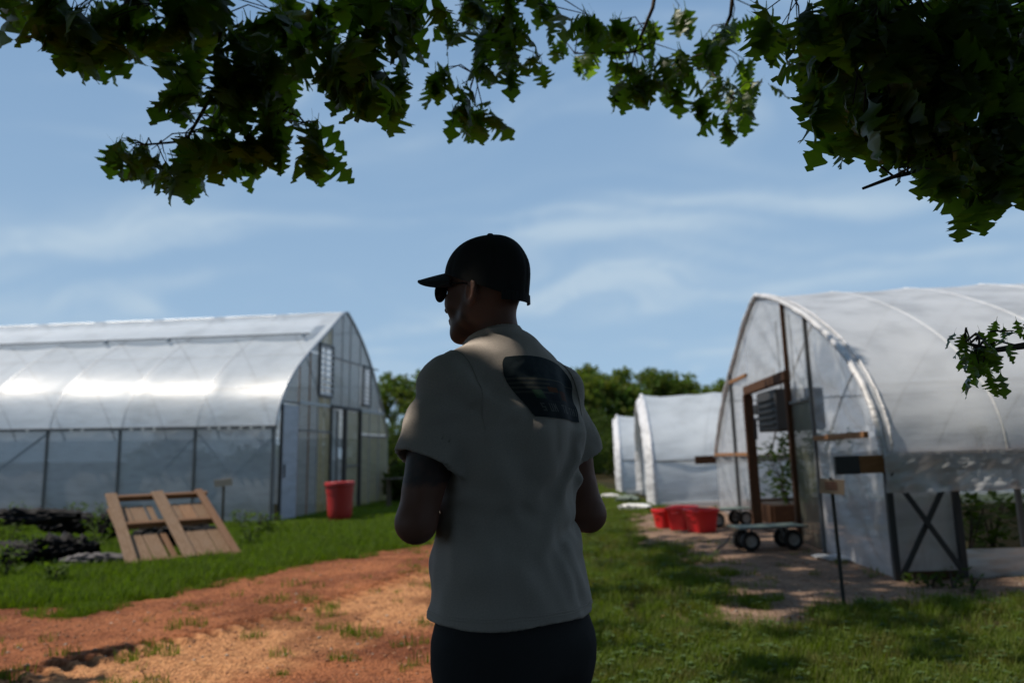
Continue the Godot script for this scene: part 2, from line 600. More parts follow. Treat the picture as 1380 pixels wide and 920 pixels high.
func dirt_sheet(called: String, label: String, x0: float, x1: float, z0: float, z1: float, step: float, track: bool) -> void:
	var g := Geo.new()
	g.colored = true
	var nx := int((x1 - x0) / step); var nz := int((z1 - z0) / step)
	var ids := PackedInt32Array()
	ids.resize((nx + 1) * (nz + 1))
	ids.fill(-1)
	for b in nz + 1:
		for a in nx + 1:
			var x := x0 + a * step; var z := z0 + b * step
			var base := path_mask(x, z) if track else yard_mask(x, z)
			if base < -0.6: continue
			var d := base + FN.get_noise_2d(x * 1.4, z * 1.4) * 0.45 + FN.get_noise_2d(x * 5.0 + 40.0, z * 5.0) * 0.18
			if d < -0.12: continue
			var e := smoothstep(-0.12, 0.1, d)
			var y := ground_y(x, z) + (0.004 + dirt_height(x, z) * e if track else 0.004 + FN.get_noise_2d(x * 3.0, z * 3.0) * 0.015 * e) - 0.014 * (1.0 - e)
			var n1 := clampf(0.5 + FN.get_noise_2d(x * 0.9 + 3.0, z * 0.9) * 0.9, 0.0, 1.0)
			var n2 := clampf(0.5 + FN.get_noise_2d(x * 4.0, z * 4.0 + 20.0) * 0.9, 0.0, 1.0)
			var c := Vector3(0.24, 0.088, 0.045).lerp(Vector3(0.47, 0.19, 0.09), n1 * 0.65 + n2 * 0.35)
			if not track:
				c = Vector3(0.20, 0.145, 0.115).lerp(Vector3(0.40, 0.275, 0.20), n1 * 0.6 + n2 * 0.4)
			else:
				# a strip of dry yellow sand along the middle of the track
				var t := tread(x, z)
				var sand := smoothstep(0.95, 0.35, absf(t.x - 0.62 - 0.25 * FN.get_noise_2d(x * 1.1, z * 1.1))) * (0.6 + 0.4 * n2) * smoothstep(-11.0, -8.0, z) if t.z > 0.0 else 0.0
				c = c.lerp(Vector3(0.68, 0.36, 0.175), sand * 0.9)
				c = c.lerp(Vector3(0.17, 0.06, 0.03), 0.6 * smoothstep(-0.05, 0.35, FN.get_noise_2d(x * 0.7 + 80.0, z * 0.7)))
				# darker clay in the grooves of the tyre's lug prints
				if t.x < 0.17:
					var ph := fposmod(t.y / 0.16 + t.x * 1.6, 1.0)
					c = c.lerp(c * 0.5, smoothstep(0.17, 0.12, t.x) * (1.0 - smoothstep(0.38, 0.5, ph) * smoothstep(1.0, 0.9, ph)))
			# clods and old leaves
			if FN.get_noise_2d(x * 11.0 + 7.0, z * 11.0) > 0.42: c *= 0.55
			ids[b * (nx + 1) + a] = g.vert(Vector3(x, y, z), Vector2(x, z), Color(c.x, c.y, c.z))
	for b in nz:
		for a in nx:
			var k := b * (nx + 1) + a
			var q := [ids[k], ids[k + nx + 1], ids[k + nx + 2], ids[k + 1]]
			if q.min() >= 0: g.quad(q[0], q[1], q[2], q[3])
	var o := part(self, called, g.mesh(), M.dirt)
	tag(o, label, "", "", "structure")

# ------------------------------------------------------------------ greenhouses
# local axes of a greenhouse: x across the gable from the near corner, y up, z along the ridge
class Arch:
	var pts: Array[Vector2] = []
	func _init(near: Array, far: Array, width: float) -> void:
		var raw: Array[Vector2] = []
		for p in near: raw.append(p)
		for k in range(far.size() - 2, -1, -1): raw.append(Vector2(width - far[k].x, far[k].y))
		for k in raw.size() - 1:
			var a := raw[maxi(k - 1, 0)]; var b := raw[k]; var c := raw[k + 1]; var d := raw[mini(k + 2, raw.size() - 1)]
			for s in 6:
				var q := b.cubic_interpolate(c, a, d, s / 6.0)
				pts.append(q)
		pts.append(raw[-1])
		for pass_no in 14:
			var was := pts.duplicate()
			for k in range(1, pts.size() - 1):
				if k == (near.size() - 1) * 6: continue   # the ridge stays sharp
				pts[k] = was[k] * 0.5 + (was[k - 1] + was[k + 1]) * 0.25
	func at(t: float) -> Vector2:
		var f := clampf(t, 0, 1) * (pts.size() - 1)
		var k := mini(int(f), pts.size() - 2)
		return pts[k].lerp(pts[k + 1], f - k)
	func normal(t: float) -> Vector2:
		var d := (at(t + 0.01) - at(t - 0.01)).normalized()
		return Vector2(-d.y, d.x)
	func top(u: float) -> float:
		for k in pts.size() - 1:
			if (pts[k].x - u) * (pts[k + 1].x - u) <= 0.0 and pts[k].x != pts[k + 1].x:
				return lerpf(pts[k].y, pts[k + 1].y, (u - pts[k].x) / (pts[k + 1].x - pts[k].x))
		return pts[0].y

func gable_panel(parent: Node, called: String, u0: float, u1: float, h0: float, h1: float, arch: Arch, z: float, mat: Material, wr := 0.0, seed_at := 0.0) -> MeshInstance3D:
	var g := Geo.new()
	var nn := 20 if wr > 0.0 else 8
	g.grid(nn, nn, func(a: float, b: float) -> Vector3:
		var u := lerpf(u0, u1, a)
		var t := minf(h1, arch.top(u) - 0.02)
		var h := lerpf(h0, maxf(t, h0), b)
		var dz := 0.0
		if wr > 0.0:
			# loose film: long folds running to the corners where it is gathered
			var edge := minf(minf(a, 1 - a), minf(b, 1 - b))
			var fan := atan2(h - h0 + 0.3, u - u0 + 0.2)
			dz = wr * smoothstep(0.0, 0.15, edge) * (sin(fan * 22.0 + seed_at) * 0.6 + FN.get_noise_2d(u * 1.6 + seed_at, h * 0.7) * 1.4)
		return Vector3(u, h, z + dz))
	return part(parent, called, g.mesh(), mat)

func arch_tube(arch: Arch, z: float, r: float, out: float, sides := 8, wob := 0.0) -> ArrayMesh:
	var g := Geo.new()
	var p := []
	var rr := []
	var m := 48
	for k in m + 1:
		var t := float(k) / m
		var q := arch.at(t) + arch.normal(t) * out
		var j := wob * FN.get_noise_2d(t * 30.0, z * 3.0 + 50.0)
		p.append(Vector3(q.x, q.y, z + j))
		rr.append(r * (1.0 + (wob * 9.0) * FN.get_noise_2d(t * 40.0 + 9.0, z)))
	g.tube(p, rr, sides)
	return g.mesh()

func roof_sheet(arch: Arch, z0: float, z1: float, bay: float, sag: float, wrinkle: float, t0 := 0.0, t1 := 1.0) -> ArrayMesh:
	var g := Geo.new()
	var bays := absf(z1 - z0) / bay
	var nz := int(bays * 8)
	g.grid(64, nz, func(a: float, b: float) -> Vector3:
		var t := lerpf(t0, t1, a)
		var q := arch.at(t)
		var nn := arch.normal(t)
		var fr := fposmod(b * bays + 1e-4, 1.0)
		var d := 0.024 - sag * pow(sin(PI * fr), 0.8)
		d += wrinkle * FN.get_noise_2d(t * 9.0, b * bays * 1.3 + 70.0) * sin(PI * fr)
		return Vector3(q.x + nn.x * d, q.y + nn.y * d, lerpf(z0, z1, b)), z1 < z0)
	return g.mesh()

func build_right_greenhouse() -> void:
	var a := atan(0.073)
	var gh := thing("greenhouse", "large plastic covered hoop greenhouse with open timber framed door and crossed side braces", "greenhouse", Vector3(3.47, 0, -7.63))
	gh.basis = Basis(Vector3(sin(a), 0, -cos(a)), Vector3.UP, Vector3(cos(a), 0, sin(a)))
	var W := 9.1
	var L := 13.2
	var arch := Arch.new([Vector2(0, 1.12), Vector2(0.04, 1.45), Vector2(0.3, 1.83), Vector2(0.75, 2.19), Vector2(1.52, 2.63), Vector2(2.83, 3.14), Vector2(4.55, 3.6)],
		[Vector2(0, 1.12), Vector2(0.42, 1.5), Vector2(1.25, 2.14), Vector2(2.2, 2.63), Vector2(3.3, 3.16), Vector2(4.55, 3.6)], W)
	var hoop := arch_tube(arch, 0.0, 0.024, 0.0)
	for k in 13:
		part(gh, "hoop", hoop, M.white_rib if k else M.galvanised, Transform3D(Basis(), Vector3(0, 0, 0.03 + k * 1.1)))
	part(gh, "roof_film", roof_sheet(arch, 0.0, L, 1.1, 0.035, 0.02), M.milky_film)
	part(gh, "film_edge", arch_tube(arch, -0.01, 0.036, 0.02, 8, 0.018), M.folded_film)
	part(gh, "film_edge", arch_tube(arch, 0.09, 0.014, 0.03, 8, 0.012), M.folded_film)
	pipe(gh, "ridge_pipe", [Vector3(4.55, 3.55, 0), Vector3(4.55, 3.55, L)], 0.025, M.galvanised)
	for t in [0.2, 0.8]:
		var q := arch.at(t)
		pipe(gh, "purlin", [Vector3(q.x, q.y - 0.05, 0), Vector3(q.x, q.y - 0.05, L)], 0.018, M.galvanised)
	# boards along the hips, their ends standing out past the gable
	for u in [-0.03, W + 0.03]:
		bar(gh, "hip_board", Vector3(u, 1.07, -0.24 if u < 0 else -0.42), Vector3(u, 1.07, L), 0.045, 0.165, M.tan_timber if u < 0 else M.brown_timber)
	bar(gh, "board_end", Vector3(-0.03, 1.07, -0.46), Vector3(-0.03, 1.07, -0.238), 0.055, 0.172, M.dark_steel)
	# near side: posts, crossed braces, hanging film, open strip and skirt
	for z in [0.02, 0.62]:
		bar(gh, "post", Vector3(0, -0.02, z), Vector3(0, 0.99, z), 0.06, 0.06, M.dark_steel)
	for k in 11:
		bar(gh, "post", Vector3(0.04, -0.02, 1.2 + k * 1.1), Vector3(0.04, 0.99, 1.2 + k * 1.1), 0.045, 0.045, M.mid_steel)
	bar(gh, "cross_brace", Vector3(-0.05, 0.98, 0.04), Vector3(-0.05, 0.06, 0.60), 0.03, 0.045, M.dark_steel)
	bar(gh, "cross_brace", Vector3(-0.018, 0.04, 0.06), Vector3(-0.018, 0.92, 0.56), 0.03, 0.045, M.dark_steel)
	bar(gh, "base_board", Vector3(0.02, 0.03, 0.1), Vector3(0.02, 0.03, L), 0.04, 0.09, M.brown_timber)
	var hang := func(z0: float, z1: float, h0: float, h1: float, off: float, amp: float, nz: int) -> ArrayMesh:
		var g := Geo.new()
		g.grid(nz, 12, func(x: float, b: float) -> Vector3:
			var z := lerpf(z0, z1, x)
			var h := lerpf(h0, h1, b)
			var loose := 1.0 - b * 0.7
			var d := amp * loose * (FN.get_noise_2d(z * 4.0, h * 3.0) + 0.7 * FN.get_noise_2d(z * 13.0 + h * 9.0, h * 2.0))
			return Vector3(off + d, h + 0.02 * FN.get_noise_2d(z * 3.0, 5.0) * (1.0 - b), z), true)
		return g.mesh()
	part(gh, "side_film", hang.call(0.02, 0.64, 0.02, 1.0, 0.055, 0.03, 24), M.valance_film)
	part(gh, "rolled_valance", hang.call(-0.02, L, 0.80, 1.17, -0.075, 0.05, 240), M.valance_film)
	part(gh, "side_skirt", hang.call(0.62, L, 0.01, 0.27, -0.02, 0.04, 180), M.folded_film)
	part(gh, "far_side_film", hang.call(0.0, L, 0.01, 1.12, W, 0.03, 60), M.gable_film)
	# gable
	var gp := 0.012
	gable_panel(gh, "gable_film", 0.03, 2.06, 0.02, 1.33, arch, gp, M.lower_film, 0.03, 1.0)
	gable_panel(gh, "gable_film", 0.2, 2.06, 1.38, 9.0, arch, gp, M.gable_film, 0.035, 4.0)
	gable_panel(gh, "gable_film", 2.12, 3.02, 1.86, 9.0, arch, gp, M.gable_film, 0.03, 7.0)
	gable_panel(gh, "clear_panel", 2.14, 3.02, 0.03, 1.82, arch, gp - 0.01, M.smoky_panel)
	gable_panel(gh, "gable_film", 3.08, 5.5, 2.3, 9.0, arch, gp, M.gable_film, 0.03, 9.0)
	gable_panel(gh, "gable_film", 5.6, 6.9, 0.03, 9.0, arch, gp, M.gable_film, 0.025, 12.0)
	gable_panel(gh, "gable_film", 6.98, 9.06, 0.03, 9.0, arch, gp, M.gable_film, 0.03, 15.0)
	bar(gh, "gable_rail", Vector3(0.35, 1.355, -0.01), Vector3(2.06, 1.355, -0.01), 0.05, 0.06, M.tan_timber)
	bar(gh, "gable_rail", Vector3(2.12, 1.84, -0.01), Vector3(3.02, 1.84, -0.01), 0.04, 0.04, M.mid_steel)
	bar(gh, "gable_rail", Vector3(5.56, 1.17, -0.01), Vector3(6.9, 1.17, -0.01), 0.04, 0.06, M.tan_timber)
	bar(gh, "gable_rail", Vector3(6.98, 1.17, -0.01), Vector3(9.0, 1.17, -0.01), 0.04, 0.06, M.tan_timber)
	bar(gh, "gable_rail", Vector3(5.56, 2.47, -0.01), Vector3(7.05, 2.47, -0.01), 0.04, 0.06, M.tan_timber)
	bar(gh, "gable_post", Vector3(2.09, 0, 0), Vector3(2.09, arch.top(2.09), 0), 0.05, 0.05, M.mid_steel)
	bar(gh, "gable_post", Vector3(3.05, 2.2, 0), Vector3(3.05, arch.top(3.05), 0), 0.06, 0.05, M.brown_timber)
	bar(gh, "gable_post", Vector3(6.94, 0, 0), Vector3(6.94, arch.top(6.94), 0), 0.07, 0.06, M.mid_steel)
	var fr := Node3D.new()
	fr.name = "door_frame"
	gh.add_child(fr)
	bar(fr, "jamb", Vector3(5.53, 0, -0.02), Vector3(5.53, 2.14, -0.02), 0.15, 0.10, M.brown_timber)
	bar(fr, "jamb", Vector3(3.06, 0, -0.02), Vector3(3.06, 2.14, -0.02), 0.07, 0.09, M.brown_timber)
	bar(fr, "header", Vector3(3.0, 2.21, -0.02), Vector3(5.62, 2.21, -0.02), 0.1, 0.14, M.brown_timber)
	bar(fr, "sill", Vector3(3.1, 0.02, -0.02), Vector3(5.46, 0.02, -0.02), 0.1, 0.05, M.brown_timber)
	# the white blower disc under the film and its hose
	var bl := Node3D.new()
	bl.name = "air_blower"
	gh.add_child(bl)
	bl.position = Vector3(0.10, 1.37, 0.94)
	part(bl, "disc", lathe([Vector2(0, 0.05), Vector2(0.05, 0.045), Vector2(0.085, 0.02), Vector2(0.09, 0), Vector2(0.085, -0.03), Vector2(0, -0.03)]), M.white_paint, Transform3D(Basis(Vector3.BACK, PI * 0.42), Vector3.ZERO))
	pipe(bl, "hose", [Vector3(0.02, -0.05, 0), Vector3(0.03, -0.14, 0.01), Vector3(0.02, -0.24, 0.02)], 0.035, M.white_paint)

func build_left_greenhouse() -> void:
	var a := atan(0.18)
	var gh := thing("greenhouse", "tall glossy film greenhouse with louvred rigid gable beside the wooden pallet", "greenhouse", Vector3(-5.5, 0, -18.2))
	var u := Vector3(sin(a), 0, -cos(a))
	var v := (Vector3(cos(a), 0, sin(a)) - Vector3.UP * 0.03).normalized()
	gh.basis = Basis(u, v.cross(u), v)
	var W := 7.6
	var L := 19.5
	var arch := Arch.new([Vector2(0, 2.15), Vector2(0.12, 2.66), Vector2(0.59, 3.29), Vector2(1.3, 3.85), Vector2(2.26, 4.45), Vector2(3.21, 5.03), Vector2(4.0, 5.5)],
		[Vector2(0, 2.05), Vector2(0.52, 2.9), Vector2(1.29, 3.85), Vector2(2.25, 4.75), Vector2(3.6, 5.5)], W)
	var hoop := arch_tube(arch, 0.0, 0.03, 0.0)
	for k in 11:
		part(gh, "hoop", hoop, M.galvanised, Transform3D(Basis(), Vector3(0, 0, -0.03 - k * 1.95)))
	part(gh, "roof_film", roof_sheet(arch, 0.0, -L, 1.95, 0.05, 0.008), M.clear_film)
	part(gh, "gable_trim", arch_tube(arch, 0.0, 0.035, 0.02), M.galvanised)
	for t in [0.18, 0.34, 0.66, 0.82]:
		var q := arch.at(t)
		pipe(gh, "purlin", [Vector3(q.x, q.y - 0.06, 0), Vector3(q.x, q.y - 0.06, -L)], 0.02, M.galvanised)
	# ridge vent: a flap raised off the roof with its dark lower edge
	var q0 := arch.at(0.415); var q1 := arch.at(0.5)
	var g := Geo.new()
	g.grid(6, 30, func(s: float, w: float) -> Vector3:
		var p := q0.lerp(q1, s)
		return Vector3(p.x - 0.06, p.y + 0.13 + 0.012 * sin(w * 60.0), lerpf(-0.35, -L, w)), true)
	var flap := part(gh, "vent_flap", g.mesh(), M.clear_film)
	bar(flap, "edge_bar", Vector3(q0.x - 0.06, q0.y + 0.12, -0.35), Vector3(q0.x - 0.06, q0.y + 0.12, -L), 0.03, 0.028, M.mid_steel)
	for z in [-0.5, -4.4, -6.3, -10.2]:
		bar(flap, "vent_arm", Vector3(q0.x - 0.08, q0.y + 0.02, z), Vector3(q0.x - 0.08, q0.y + 0.12, z), 0.05, 0.16, M.galvanised)
	pipe(gh, "ridge_pipe", [Vector3(4.0, 5.47, 0), Vector3(4.0, 5.47, -L)], 0.03, M.galvanised)
	# near wall
	for k in 10:
		bar(gh, "post", Vector3(-0.02, -0.3, -0.06 - k * 1.95), Vector3(-0.02, 2.12, -0.06 - k * 1.95), 0.05, 0.06, M.mid_steel)
	bar(gh, "eave_rail", Vector3(-0.03, 2.15, 0.02), Vector3(-0.03, 2.15, -L), 0.06, 0.07, M.mid_steel)
	for z in [-0.25, -0.55, -0.8, -1.1, -1.35, -1.6, -3.0, -3.3, -3.6, -4.9, -5.2, -6.4]:
		bar(gh, "clip", Vector3(-0.068, 2.13, z), Vector3(-0.068, 2.13, z - 0.07), 0.014, 0.05, M.white_paint)
	for pr in [[-5.91, 2.1, -7.7, 0.9], [-0.1, 1.9, -1.9, 0.3], [-1.95, 2.0, -0.2, 0.1], [-2.0, 2.0, -3.4, 0.6]]:
		bar(gh, "brace", Vector3(0.05, pr[1], pr[0]), Vector3(0.05, pr[3], pr[2]), 0.03, 0.035 if pr[0] > -5 else 0.05, M.galvanised if pr[0] > -5 else M.mid_steel)
	g = Geo.new()
	g.grid(120, 14, func(s: float, w: float) -> Vector3:
		var z := -L * s; var h := lerpf(-0.1, 2.13, w)
		return Vector3(0.012 + 0.02 * FN.get_noise_2d(z * 1.4, h * 1.2), h, z))
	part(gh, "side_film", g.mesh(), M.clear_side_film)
	g = Geo.new()
	g.grid(40, 6, func(s: float, w: float) -> Vector3: return Vector3(W, lerpf(-0.1, 2.05, w), -L * s))
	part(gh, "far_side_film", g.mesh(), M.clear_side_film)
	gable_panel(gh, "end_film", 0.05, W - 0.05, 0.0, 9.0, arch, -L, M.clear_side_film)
	# rigid gable: upright panels between seams
	var mats := [M.panel_grey, M.panel_green, M.panel_yellow]
	var cols := [[1.09, 1.68, 0], [1.68, 2.2, 0], [2.2, 2.62, 2], [2.62, 3.0, 2], [3.0, 3.72, 1], [3.72, 4.3, 0], [4.3, 5.06, 0], [5.06, 5.9, 1], [5.9, 6.7, 1], [6.7, 7.56, 1]]
	var vents := [[2.2, 3.02, 3.02, 4.36], [5.25, 5.86, 2.95, 4.1]]
	for c in cols:
		for band in [[0.03, 2.07], [2.13, 2.75], [2.81, 4.08], [4.12, 9.0]]:
			var mid: float = (c[0] + c[1]) * 0.5
			var lo: float = band[0]
			var hi: float = band[1]
			if mid > 3.0 and mid < 5.06 and hi < 2.8: continue
			if arch.top(mid) < lo + 0.1: continue
			var hit := false
			for vt in vents:
				if mid > vt[0] and mid < vt[1] + 0.05:
					if lo > vt[2] and hi < vt[3]: hit = true
					if lo < vt[2] and hi > vt[2]: hi = minf(hi, vt[2])
					if lo < vt[3] and lo > 2.8 and hi > vt[3]: lo = vt[3]
			if hit or hi - lo < 0.05: continue
			var mt: Material = mats[c[2]]
			if lo > 2.8 and mid > 3.0: mt = M.panel_grey
			gable_panel(gh, "panel", c[0] + 0.012, c[1] - 0.012, lo, hi, arch, 0.0, mt)
	gable_panel(gh, "panel", 0.06, 1.06, 2.75, 9.0, arch, 0.0, M.panel_grey)
	for sx in [1.09, 1.68, 2.2, 3.0, 3.72, 4.3, 5.06, 5.9, 6.7]:
		var lo2 := 2.8 if sx > 3.1 and sx < 5.0 else 0.0
		bar(gh, "seam", Vector3(sx, lo2, 0.012), Vector3(sx, arch.top(sx) - 0.03, 0.012), 0.03, 0.02, M.galvanised if sx > 1.7 else M.pale_timber)
	bar(gh, "gable_rail", Vector3(1.1, 2.1, 0.03), Vector3(3.0, 2.1, 0.03), 0.03, 0.05, M.mid_steel)
	bar(gh, "gable_rail", Vector3(5.1, 2.05, 0.03), Vector3(7.5, 2.05, 0.03), 0.03, 0.05, M.mid_steel)
	bar(gh, "gable_rail", Vector3(3.02, 4.1, 0.03), Vector3(6.5, 4.1, 0.03), 0.03, 0.04, M.mid_steel)
	bar(gh, "gable_rail", Vector3(1.1, 2.78, 0.02), Vector3(2.95, 2.78, 0.02), 0.03, 0.075, M.galvanised)
	bar(gh, "gable_rail", Vector3(5.12, 2.78, 0.02), Vector3(7.1, 2.78, 0.02), 0.03, 0.075, M.galvanised)
	bar(gh, "gable_rail", Vector3(0.2, 2.74, 0.03), Vector3(1.1, 2.74, 0.03), 0.03, 0.05, M.mid_steel)
	# white side door
	var sd := Node3D.new()
	sd.name = "side_door"
	gh.add_child(sd)
	sd.set_meta("label", "plain pale blue door panel")
	var gd := Geo.new()
	gd.box(Vector3(0.66, 1.36, 0.02), Vector3(0.78, 2.66, 0.04), Basis.IDENTITY, 0.006)
	part(sd, "door_leaf", gd.mesh(), M.panel_blue)
	bar(sd, "door_edge", Vector3(0.22, 0, 0.02), Vector3(0.22, 2.7, 0.02), 0.06, 0.06, M.dark_steel)
	bar(sd, "handle", Vector3(0.33, 1.0, 0.07), Vector3(0.33, 1.3, 0.07), 0.03, 0.03, M.dark_steel)
	# louvred vents
	for vt in vents:
		var vn := Node3D.new()
		vn.name = "louvre_vent"
		gh.add_child(vn, true)
		for s in [[vt[0], vt[2], vt[0], vt[3]], [vt[1], vt[2], vt[1], vt[3]], [vt[0], vt[2], vt[1], vt[2]], [vt[0], vt[3], vt[1], vt[3]]]:
			bar(vn, "frame", Vector3(s[0], s[1], 0.03), Vector3(s[2], s[3], 0.03), 0.07, 0.07, M.mid_steel)
		bar(vn, "frame", Vector3((vt[0] + vt[1]) / 2, vt[2], 0.0), Vector3((vt[0] + vt[1]) / 2, vt[3], 0.0), 0.03, 0.03, M.mid_steel)
		for k in 9:
			var h: float = lerpf(vt[2] + 0.08, vt[3] - 0.08, k / 8.0)
			var o := bar(vn, "slat", Vector3(vt[0] + 0.04, h, 0.03), Vector3(vt[1] - 0.04, h, 0.03), 0.09, 0.012, M.white_rib)
			o.rotate_object_local(Vector3.BACK, 0.75)
	# double door with one leaf open a little
	var dd := Node3D.new()
	dd.name = "double_door"
	gh.add_child(dd)
	bar(dd, "frame", Vector3(3.02, 0, 0.03), Vector3(3.02, 2.8, 0.03), 0.05, 0.07, M.dark_steel)
	bar(dd, "frame", Vector3(5.06, 0, 0.03), Vector3(5.06, 2.8, 0.03), 0.12, 0.08, M.dark_steel)
	bar(dd, "frame", Vector3(2.96, 2.78, 0.035), Vector3(5.1, 2.78, 0.035), 0.08, 0.09, M.dark_steel)
	bar(dd, "frame", Vector3(3.95, 0, 0.03), Vector3(3.95, 2.76, 0.03), 0.12, 0.07, M.dark_steel)
	gable_panel(dd, "door_leaf", 4.02, 5.0, 0.05, 2.72, arch, 0.01, M.panel_green)
	bar(dd, "rail", Vector3(4.02, 1.2, 0.03), Vector3(5.0, 1.2, 0.03), 0.03, 0.05, M.mid_steel)
	gable_panel(dd, "door_leaf", 3.06, 3.45, 0.05, 2.72, arch, 0.0, M.panel_grey)
	bar(dd, "leaf_edge", Vector3(3.47, 0.05, 0.02), Vector3(3.47, 2.7, 0.02), 0.04, 0.05, M.mid_steel)

func build_tunnels() -> void:
	var specs := [
		["low film tunnel with pale end drape behind the red tubs", Vector3(3.2, 0, -18.8), 0.105, 6.0, 2.8, 3],
		["small far film tunnel next to the dark trees", Vector3(3.32, 0, -25.6), 0.12, 5.6, 2.58, 7],
	]
	for sp in specs:
		var an := atan(sp[2])
		var gh := thing("tunnel_greenhouse", sp[0], "greenhouse", sp[1], "film tunnels in a row")
		gh.basis = Basis(Vector3(sin(an), 0, -cos(an)), Vector3.UP, Vector3(cos(an), 0, sin(an)))
		var W: float = sp[3]
		var H: float = sp[4]
		var near := [Vector2(0, 0), Vector2(0.02, 0.6), Vector2(0.16, 1.2), Vector2(0.6, 1.75), Vector2(W * 0.25, H * 0.80), Vector2(W * 0.5, H)]
		var arch := Arch.new(near, near, W)
		var L := 12.0
		var hoop := arch_tube(arch, 0.0, 0.022, 0.0)
		for k in 7:
			part(gh, "hoop", hoop, M.galvanised, Transform3D(Basis(), Vector3(0, 0, 0.03 + k * 1.9)))
		part(gh, "cover_film", roof_sheet(arch, 0.0, L, 1.9, 0.07, 0.05), M.clear_film)
		# end wall film gathered and tied back: a soft folded drape along the hoop
		part(gh, "film_edge", arch_tube(arch, -0.02, 0.05, 0.02, 8, 0.02), M.folded_film)
		var g := Geo.new()
		g.grid(36, 16, func(s: float, w: float) -> Vector3:
			var q := arch.at(s * 0.97 + 0.015)
			var k := 1.0 - 0.16 * w
			var mid := Vector2(W * 0.5, 0.6)
			q = mid + (q - mid) * k
			return Vector3(q.x, maxf(q.y, 0.02), -0.03 - 0.16 * sin(w * PI) + 0.04 * FN.get_noise_2d(s * 30.0, w * 4.0 + sp[5])))
		part(gh, "end_drape", g.mesh(), M.folded_film)
		gable_panel(gh, "end_film", 0.1, W - 0.1, 0.02, 9.0, arch, 0.03, M.gable_film, 0.03, sp[5])
		bar(gh, "base_board", Vector3(-0.03, 0.05, 0.1), Vector3(-0.03, 0.05, L), 0.05, 0.12, M.white_paint)
		for h in [1.05]:
			pipe(gh, "side_rail", [Vector3(0.12, h, 0), Vector3(0.12, h, L)], 0.02, M.mid_steel)
		for k in 3:
			bar(gh, "brace", Vector3(0.06, 0.1, 2.0 + k * 1.9), Vector3(0.1, 1.1, 2.9 + k * 1.9), 0.03, 0.03, M.mid_steel)

# ------------------------------------------------------------------ vegetation
func rv(r: float) -> Vector3:
	return Vector3(rng.randf_range(-r, r), rng.randf_range(-r, r), rng.randf_range(-r, r))

func dir_any() -> Vector3:
	var y := rng.randf_range(-1, 1)
	var a := rng.randf() * TAU
	var k := sqrt(1 - y * y)
	return Vector3(cos(a) * k, y, sin(a) * k)

func small_leaf(g: Geo, p: Vector3, d: Vector3, w: Vector3, len: float, wid: float) -> void:
	# a six-sided folded leaf
	var nn := d.cross(w).normalized()
	var a := g.vert(p); var b := g.vert(p + d * len * 0.35 + w * wid * 0.5 + nn * wid * 0.12)
	var c := g.vert(p + d * len * 0.75 + w * wid * 0.32 + nn * wid * 0.05)
	var e := g.vert(p + d * len - nn * len * 0.08)
	var f := g.vert(p + d * len * 0.75 - w * wid * 0.32 + nn * wid * 0.05)
	var h := g.vert(p + d * len * 0.35 - w * wid * 0.5 + nn * wid * 0.12)
	var m := g.vert(p + d * len * 0.5)
	for t in [[a, b], [b, c], [c, e], [e, f], [f, h], [h, a]]: g.tri(m, t[0], t[1])

func clump_mesh(count: int, radius: float, len: float, wid: float, droop: float) -> ArrayMesh:
	var g := Geo.new()
	for k in count:
		var d := dir_any()
		d.y -= droop
		d = d.normalized()
		var p := dir_any() * radius * sqrt(rng.randf())
		var w := d.cross(dir_any()).normalized()
		small_leaf(g, p, d, w, len * rng.randf_range(0.7, 1.2), wid * rng.randf_range(0.7, 1.2))
	return g.mesh()

func multi(parent: Node, called: String, m: Mesh, mat: Material, xf: Array, cols: Array) -> MultiMeshInstance3D:
	var mm := MultiMesh.new()
	mm.transform_format = MultiMesh.TRANSFORM_3D
	mm.use_colors = cols.size() > 0
	mm.mesh = m
	mm.instance_count = xf.size()
	for k in xf.size():
		mm.set_instance_transform(k, xf[k])
		if cols.size(): mm.set_instance_color(k, cols[k])
	var o := MultiMeshInstance3D.new()
	o.name = numbered(called) if parent == self else called
	o.multimesh = mm
	o.material_override = mat
	parent.add_child(o, true)
	return o

func random_basis(s: float) -> Basis:
	return Basis.from_euler(Vector3(rng.randf_range(-0.6, 0.6), rng.randf() * TAU, rng.randf_range(-0.6, 0.6))).scaled(Vector3.ONE * s)

